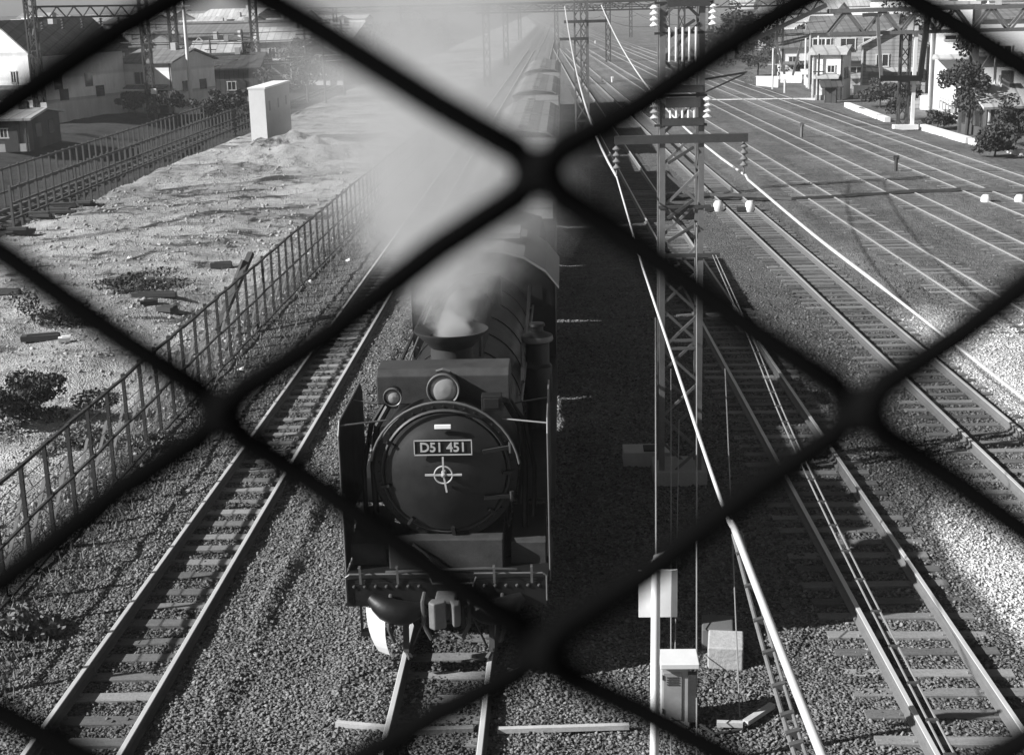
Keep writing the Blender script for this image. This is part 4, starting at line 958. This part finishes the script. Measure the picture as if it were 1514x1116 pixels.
# far trees, left middle
for i, (u, v, h, r) in enumerate(((455, 150, 4, 2.6), (500, 125, 5, 3.4), (440, 125, 5, 3.0), (545, 100, 6, 4), (350, 172, 2, 1.4), (310, 172, 1.8, 1.3), (200, 172, 2.2, 1.5), (255, 172, 2, 1.5), (600, 95, 6, 4))):
    p = at(u, v); tree(p.x, p.y, h, r, 700, ['dim dark tree right of the concrete slab', 'dim tree beside the smoke at left', 'dim tree behind the tree by the slab', 'hazy tree close to the smoke', 'low garden tree behind the fence left of the slab', 'low garden tree by the middle white pole', 'low garden tree in front of the pale house, left', 'low garden tree between two lattice towers', 'hazy tree inside the smoke edge'][i], .3, 'hazy trees at left')

# ------------------------------------------------------------------ right side
x, y = hpix(1190, 122); house('cottage', 'small pale cottage with grey roof, leftmost on the right side', x, y + 3, 4.2, 6, 3.4, 1.5, wallw, roofm, -.1, [(-.8, 2., .8, .9)])
x, y = hpix(1262, 135); house('boarding_house', 'two storey house with rows of pale shutters behind the hanging frame', x, y + 2, 7.5, 9, 5.2, 1.2, wallg, roofm, -.25, [(-2.6, 4.1, 1.6, 1.0), (-.4, 4.1, 1.6, 1.0), (1.9, 4.1, 1.6, 1.0), (-2.2, 1.6, 1.3, .9), (.6, 1.6, 1.6, .9)])
x, y = hpix(1222, 150); house('white_annex', 'narrow white annex with crumbling front left of the two storey house', x, y, 2.5, 4, 3.8, .5, wallw, roofl, -.35, [(.3, 2.6, .6, .6)])
x, y = hpix(1345, 150); house('dark_gabled_house', 'dark gabled house behind the hanging frame', x, y + 6, 5.5, 8, 4.2, 1.4, wallg, roofl, -.25, [(-1, 3, 1, 1)], (), 'y')
x, y = hpix(1402, 172); house('white_tower_house', 'tall narrow bright white house right of the hanging frame', x, y, 2.9, 5, 7.6, .0, mat('fresh_white', .9, .8, .05, 1), roofl, -.35, [(.3, 5.4, 1.6, .35)])
x, y = hpix(1470, 150); house('louvred_house', 'big pale boarded house at the right edge', x + .6, y + 8, 8.5, 9, 6.2, 1.0, mat('pale_boards', .52, .9, .15, 1, stretch=(.2, .2, 8)), roofm, -.25, [(-1.6, 5.4, 2.2, .6), (2.2, 3.5, 1.2, 1.)])
x, y = hpix(1480, 205); house('lean_hut', 'dark little hut with sloping roof at the right edge, near the white wall pieces', x + .3, y, 2.6, 4, 1.9, 1.0, walld, roofl, .15, [(-.4, 1.2, .6, .6)], (), 'x')
# low white wall pieces and pale wall
for k, (u0, v0, u1, v1, lab) in enumerate(((1252, 158, 1276, 168, 'far small'), (1262, 162, 1312, 181, 'middle'), (1362, 191, 1432, 212, 'long near'), (1436, 213, 1462, 217, 'short nearest'), (1494, 226, 1514, 232, 'right edge'))):
    a = at(u0, v0); b = at(u1, v1); mb = MB(); mb.bar(a + Vector((0, 0, .12)), b + Vector((0, 0, .12)), .4, .42); single(mb, 'low_white_wall', whitep, f'{lab} piece of the low white wall along the right side of the yard', 'wall')
a = at(1372, 165); b = at(1420, 182); mb = MB()
for k in range(12): q = a.lerp(b, k / 11); mb.bar(q, q + Vector((0, 0, 1.3)), .08, .08)
mb.bar(a + Vector((0, 0, 1.1)), b + Vector((0, 0, 1.1)), .07); mb.bar(a + Vector((0, 0, .4)), b + Vector((0, 0, .4)), .07); single(mb, 'picket_fence', framew, 'pale picket fence below the tall white house', 'fence')
for (u, v, h, r, n, lab) in ((1428, 200, 4.6, 1.5, 1500, 'dark upright tree right of the tall white house'), (1300, 160, 1.9, 2.1, 900, 'round dark shrub behind the low white wall'), (1337, 178, 2.2, 1.3, 700, 'dark shrub at the foot of the hanging frame mast'), (1150, 100, 3.5, 3.2, 900, 'bushy tree at the top centre right'), (1120, 112, 3.0, 2.6, 800, 'bushy tree beside the mast top'), (1185, 118, 2.0, 1.8, 500, 'low tree in front of the pale cottage'), (1470, 232, 1.6, 1.3, 700, 'weedy shrub by the dark little hut'), (1500, 215, 2.4, 1.2, 700, 'dark shrub at the very right edge'), (1385, 192, 1.2, 1.1, 400, 'low weeds shrub above the long white wall'), (1090, 88, 4.2, 4, 900, 'far bushy tree in the haze behind the nearest mast')):
    p = at(u, v); tree(p.x, p.y, h, r, n, lab, .22, None)
# gantry with truss and hanging U frame
GY = 92
t = thing('portal_gantry', at(1328, 190), 'overhead portal gantry with zigzag truss at upper right', 'gantry')
zt = atY(1340, 14, GY).z; zb_ = atY(1340, 48, GY).z; xl = atY(1225, 20, GY).x; xr = atY(1600, 20, GY).x
mb = MB()
for yy in (GY - .4, GY + .4):
    mb.bar((xl, yy, zt), (xr, yy, zt), .24); mb.bar((xl, yy, zb_), (xr, yy, zb_), .2)
    n = 14
    for k in range(n):
        xa = xl + (xr - xl) * k / n; xb = xl + (xr - xl) * (k + 1) / n
        mb.bar((xa, yy, zt if k % 2 else zb_), (xb, yy, zb_ if k % 2 else zt), .13)
mb.build('truss', steel, t)
q0 = at(1328, 190)
mb = MB(); lattice(mb, q0.x, GY, -.2, zb_, .55, .5, .1, .06, .7); mb.build('leg', steeld, t)
mb = MB(); mb.box((q0.x + .55, GY - .3, 3.0), (.22, .2, 6.4)); mb.build('leg', whitep, t)
mb = MB(); mb.box((q0.x + .1, GY - .4, .0), (1.5, .6, .3)); mb.build('footing', whitep, t)
mb = MB(); u0 = atY(1297, 22, GY - .6); u1 = atY(1303, 116, GY - .6); u2 = atY(1360, 116, GY - .6); u3 = atY(1372, 22, GY - .6)
mb.bar(u0, u1, .2); mb.build('hanging_frame', steel, t)
mb = MB(); mb.bar(u1 - Vector((.1, 0, 0)), u2 + Vector((.1, 0, 0)), .34); mb.bar(u2, u3, .3); mb.bar(u3, u3 + Vector((.9, 0, 0)), .22); mb.build('hanging_frame', mat('near_black_steel', .015, .9, .3, 3, spec=.1), t); mb = MB(); mb.bar(u0, u0 - Vector((.9, 0, 0)), .22); mb.build('hanging_frame', steeld, t)  # bottom and right bars much darker than the left bar
# slanting arm of the gantry to the upper left
mb = MB(); a = atY(1108, 62, GY); b = atY(1222, 8, GY)
for dz in (0, .7): mb.bar(a + Vector((0, 0, dz)), b + Vector((0, 0, dz)), .26)
for k in range(10): f0, f1 = k / 10, (k + 1) / 10; mb.bar(a.lerp(b, f0) + Vector((0, 0, .55 * (k % 2))), a.lerp(b, f1) + Vector((0, 0, .55 * ((k + 1) % 2))), .08)
mb.build('slanting_arm', steel, t)
mb = MB(); q = at(1500, 205); mb.bar((q.x + .6, GY - 12, -.3), (q.x - 1.2, GY - 12, 9.5), .3, .3); mb.bar((q.x - .3, GY - 12, -.3), (q.x - 1.4, GY - 12, 9.5), .2, .2); single(mb, 'leaning_mast', steel, 'slanting grey double mast crossing the big pale house at right edge', 'mast')
for k, (ua, va, ub, vb) in enumerate(((1147, 60, 1160, 110), (1185, 62, 1172, 112), (1430, 62, 1450, 110), (1478, 62, 1444, 112))):
    mb = MB(); mb.bar(atY(ua, va, GY + 6), atY(ub, vb, GY + 6), .14); single(mb, 'slanting_strut', steel, ['left strut of the V shape near the pale cottage', 'right strut of the V shape near the pale cottage', 'left strut of the V shape before the big pale house', 'right strut of the V shape before the big pale house'][k], 'strut')
# distant gantries across the line
for i, (Y0, x0, x1) in enumerate(((150, -8, 22), (200, -22, 20), (255, -40, 18), (330, -60, 15))):
    t = thing('portal_gantry', (x0, Y0, -.2), ['nearest hazy', 'second hazy', 'third hazy', 'farthest hazy'][i] + ' gantry spanning the tracks in the distance', 'gantry')
    nleg = 4
    for k in range(nleg):
        xx = x0 + (x1 - x0) * k / (nleg - 1); mb = MB(); lattice(mb, xx, Y0, -.2, 8.0, .6, .5, .14, .09, 1.2); mb.build('leg', steeld, t)
    mb = MB()
    for dz in (7.2, 8.0): mb.bar((x0 - 1, Y0, dz), (x1 + 1, Y0, dz), .16)
    n = 24
    for k in range(n): mb.bar((x0 + (x1 - x0) * k / n, Y0, 7.2 if k % 2 else 8.0), (x0 + (x1 - x0) * (k + 1) / n, Y0, 8.0 if k % 2 else 7.2), .09)
    mb.build('truss', steeld, t)
# overhead line wires over the yard
for i, tf in enumerate((T2, T3, T4, T5)):
    for k, (ya, yb) in enumerate(((92, 150), (150, 200))):
        strand('overhead_wire', sag(Vector((tf(ya), ya, 6.6)), Vector((tf(yb), yb, 6.8)), .5), .02, steeld, ['dark overhead wire above the second track', 'dark overhead wire above the third track', 'dark overhead wire above the fourth track', 'dark overhead wire above the fifth track'][i] + (', nearer span' if k == 0 else ', farther span'), 'wire', 4)
# white pipe on far ground
a = at(1043, 151); b = at(1205, 149); mb = MB(); mb.bar(a + Vector((0, 0, .1)), b + Vector((0, 0, .1)), .22); single(mb, 'white_beam', whitep, 'long thin white beam lying across the far yard tracks', 'beam')
# ground level cable line and small white signals
mb = MB(); pts = [at(u, v, -.02) for u, v in ((985, 292), (1050, 290), (1120, 292), (1170, 295), (1245, 291), (1330, 286), (1420, 282), (1470, 283), (1560, 286))]
pts2 = []
for a, b in zip(pts[:-1], pts[1:]): pts2 += [a.lerp(b, f) + Vector((0, 0, random.uniform(-.04, .05))) for f in (0, .25, .5, .75)]
mb.tube(pts2, .13, 6); single(mb, 'cable', steeld, 'dark cable lying across the yard tracks beside small white signals', 'cable', loc=tuple(pts[0]))
for k, (u, v, lab) in enumerate(((1062, 313, 'leftmost, just right of the nearest mast'), (1109, 313, 'second from left, near the bright wire'), (1457, 304, 'third from left, over the far tracks'), (1507, 304, 'rightmost, at the right edge'))):
    c = at(u, v); t = thing('dwarf_signal', c, f'small white round signal on the ground, {lab}', 'signal')
    mb = MB(); mb.lathe([(.16, 0), (.2, .1), (.2, .34), (.12, .44), (0, .46)], c, (0, 0, 1), 14); mb.build('lamp', ceram, t, True)
    mb = MB(); mb.box((c.x + (.3 if k > 1 else -.3), c.y, c.z + .12), (.5, .2, .16)); mb.build('motor_box', steeld, t)
# small posts between yard tracks
for k, (u, v, h, m_) in enumerate(((1185, 207, .9, steel), (1324, 258, .8, steeld), (1160, 140, 1.2, wirel), (905, 122, .5, ceram), (890, 122, .5, ceram), (880, 66, .6, ceram), (902, 50, .6, ceram))):
    c = at(u, v); mb = MB(); mb.tube([c, c + Vector((0, 0, h))], .09, 8); mb.box(c + Vector((0, 0, h)), (.28, .12, .2)); single(mb, 'marker_post', m_, ['grey marker post between the third and fourth track', 'dark marker post between the fourth and fifth track', 'pale marker post by the white beam', 'right one of two white marker posts in the dim line left of the mast', 'left one of two white marker posts in the dim line left of the mast', 'white marker post left of the mast top', 'white marker post highest left of the mast top'][k], 'post', loc=tuple(c))

# distant town
random.seed(8)
for i in range(120):
    Y0 = random.uniform(190, 560); lat = random.uniform(-.42, .38)
    if -.14 < lat < .12: lat += .2 if lat > 0 else -.2
    x = lat * Y0; w_ = random.uniform(6, 16); h_ = random.uniform(3.5, 6.0 + Y0 / 300)
    m_ = random.choice([wallw, wallg, wallw, wallw]); r_ = random.choice([roofm, roofl, roofl])  # mostly pale walls and roofs, brightness of the haze put into their colour
    house('distant_house', 'hazy house roof among the distant town along the horizon', x, Y0, w_, 8, h_, random.choice([0, 1.2, 1.8]), m_, r_, random.uniform(-.75, -.2), [(-w_ / 4, h_ * .6, 1.2, 1.), (w_ / 4, h_ * .6, 1.2, 1.)] if Y0 < 330 else (), cat='house', group='hazy houses of the distant town')
random.seed(9)
for i in range(16):
    Y0 = random.uniform(170, 330); lat = random.choice([random.uniform(-.30, -.09), random.uniform(.09, .28)])
    tree(lat * Y0, Y0, random.uniform(4, 7), random.uniform(3, 5), 450, 'hazy rounded tree among the distant town', .5, 'hazy trees of the distant town')

# ------------------------------------------------------------------ smoke
def smoke():
    # plume axis as functions of distance s behind the chimney
    def cxf(s): return -1.62 - .35 * (1 - math.exp(-s / 3)) - .078 * s
    def czf(s): return 3.95 + .85 * (1 - math.exp(-s / 4)) + .050 * s
    def rf(s): return .45 + 2.4 * (1 - math.exp(-s / 9.)) + .078 * s
    s_list = [-.35, 0, .5, 1, 2, 3.5, 5, 8, 12, 18, 26, 36, 50, 70, 95, 120]
    mb = MB(); n = 20; vs = []
    for s in s_list:
        s2 = max(s, 0); r = rf(s2) * (1.25 if s > 0 else .9); zc = czf(s2); 
        for k in range(n):
            a = 2 * PI * k / n; zz = zc + r * sin(a); zz = max(zz, 3.80 if s2 < .6 else (-.1 if s2 > 20 else 1.6))
            vs.append((cxf(s2) + r * cos(a), 19.05 + s, zz))
    fs = [(i * n + k, i * n + (k + 1) % n, (i + 1) * n + (k + 1) % n, (i + 1) * n + k) for i in range(len(s_list) - 1) for k in range(n)] + [tuple(range(n - 1, -1, -1)), tuple((len(s_list) - 1) * n + k for k in range(n))]
    mb.add(vs, fs)
    m = bpy.data.materials.new('smoke'); m.use_nodes = True; nt = m.node_tree; nt.nodes.clear()
    out = nt.nodes.new('ShaderNodeOutputMaterial'); pv = nt.nodes.new('ShaderNodeVolumePrincipled'); nt.links.new(pv.outputs[0], out.inputs['Volume'])
    pv.inputs['Color'].default_value = (.64, .64, .64, 1); pv.inputs['Anisotropy'].default_value = .1
    p = coords(nt, 'pos'); sp = nt.nodes.new('ShaderNodeSeparateXYZ'); nt.links.new(p, sp.inputs[0])
    X = N(nt, sp.outputs[0]); Y = N(nt, sp.outputs[1]); Z = N(nt, sp.outputs[2])
    S = (Y - 19.05).mx(0.)
    ex = lambda k: (S * (-1 / k))._m('EXPONENT')
    cx = S * -.078 - 1.97 + ex(3.) * .35
    cz = (1 - ex(4.)) * .85 + 3.95 + S * .050
    r = (1 - ex(9.)) * 2.4 + .45 + S * .078
    n1 = noise(nt, p, 1.0, 6, .68, (1, .55, 1)); n0 = noise(nt, p, .22, 2, .5, (1, .4, 1))
    d = (((X - cx) / r).pw(2.) + ((Z - cz) / r).pw(2.)).sqrt() + (n1 - .5) * .9 + (n0 - .5) * 1.5 + (noise(nt, p, 3.2, 3, .6) - .5) * (ex(8.) * 1.1 + .15)
    near = ex(6.)
    body = lerp(1 - d.step(.1, 1.2), 1 - d.step(.45, .95), near)
    dens = body * ((n1 - .5) * 7.0 + 1.).mx(.05) * (1 / 1.0)
    amp = (ex(1.2)) * 6.0 + (ex(4.)) * 1.6 + (S + 7.)._m('POWER', -1.0) * 1.05
    nt.links.new((dens * amp).mx(0.).o, pv.inputs['Density'])
    m.cycles.volume_step_rate = 1.0
    o = mb.build('smoke', m)
    bmm = bmesh.new(); bmm.from_mesh(o.data); bmesh.ops.recalc_face_normals(bmm, faces=bmm.faces); bmm.to_mesh(o.data); bmm.free()
    tag(o, 'pale grey smoke plume trailing from the locomotive chimney', 'smoke', kind='stuff')
smoke()

# ------------------------------------------------------------------ haze
mb = MB(); mb.box((0, 340, 6.2), (1000, 720, 16.0))
m = bpy.data.materials.new('haze_air'); m.use_nodes = True; nt = m.node_tree; nt.nodes.clear()
out = nt.nodes.new('ShaderNodeOutputMaterial'); pv = nt.nodes.new('ShaderNodeVolumePrincipled'); nt.links.new(pv.outputs[0], out.inputs['Volume'])
pv.inputs['Color'].default_value = (.95, .95, .95, 1); pv.inputs['Density'].default_value = .00042; pv.inputs['Anisotropy'].default_value = .3
tag(mb.build('haze', m), 'pale haze over the railway yard', 'haze', kind='stuff')
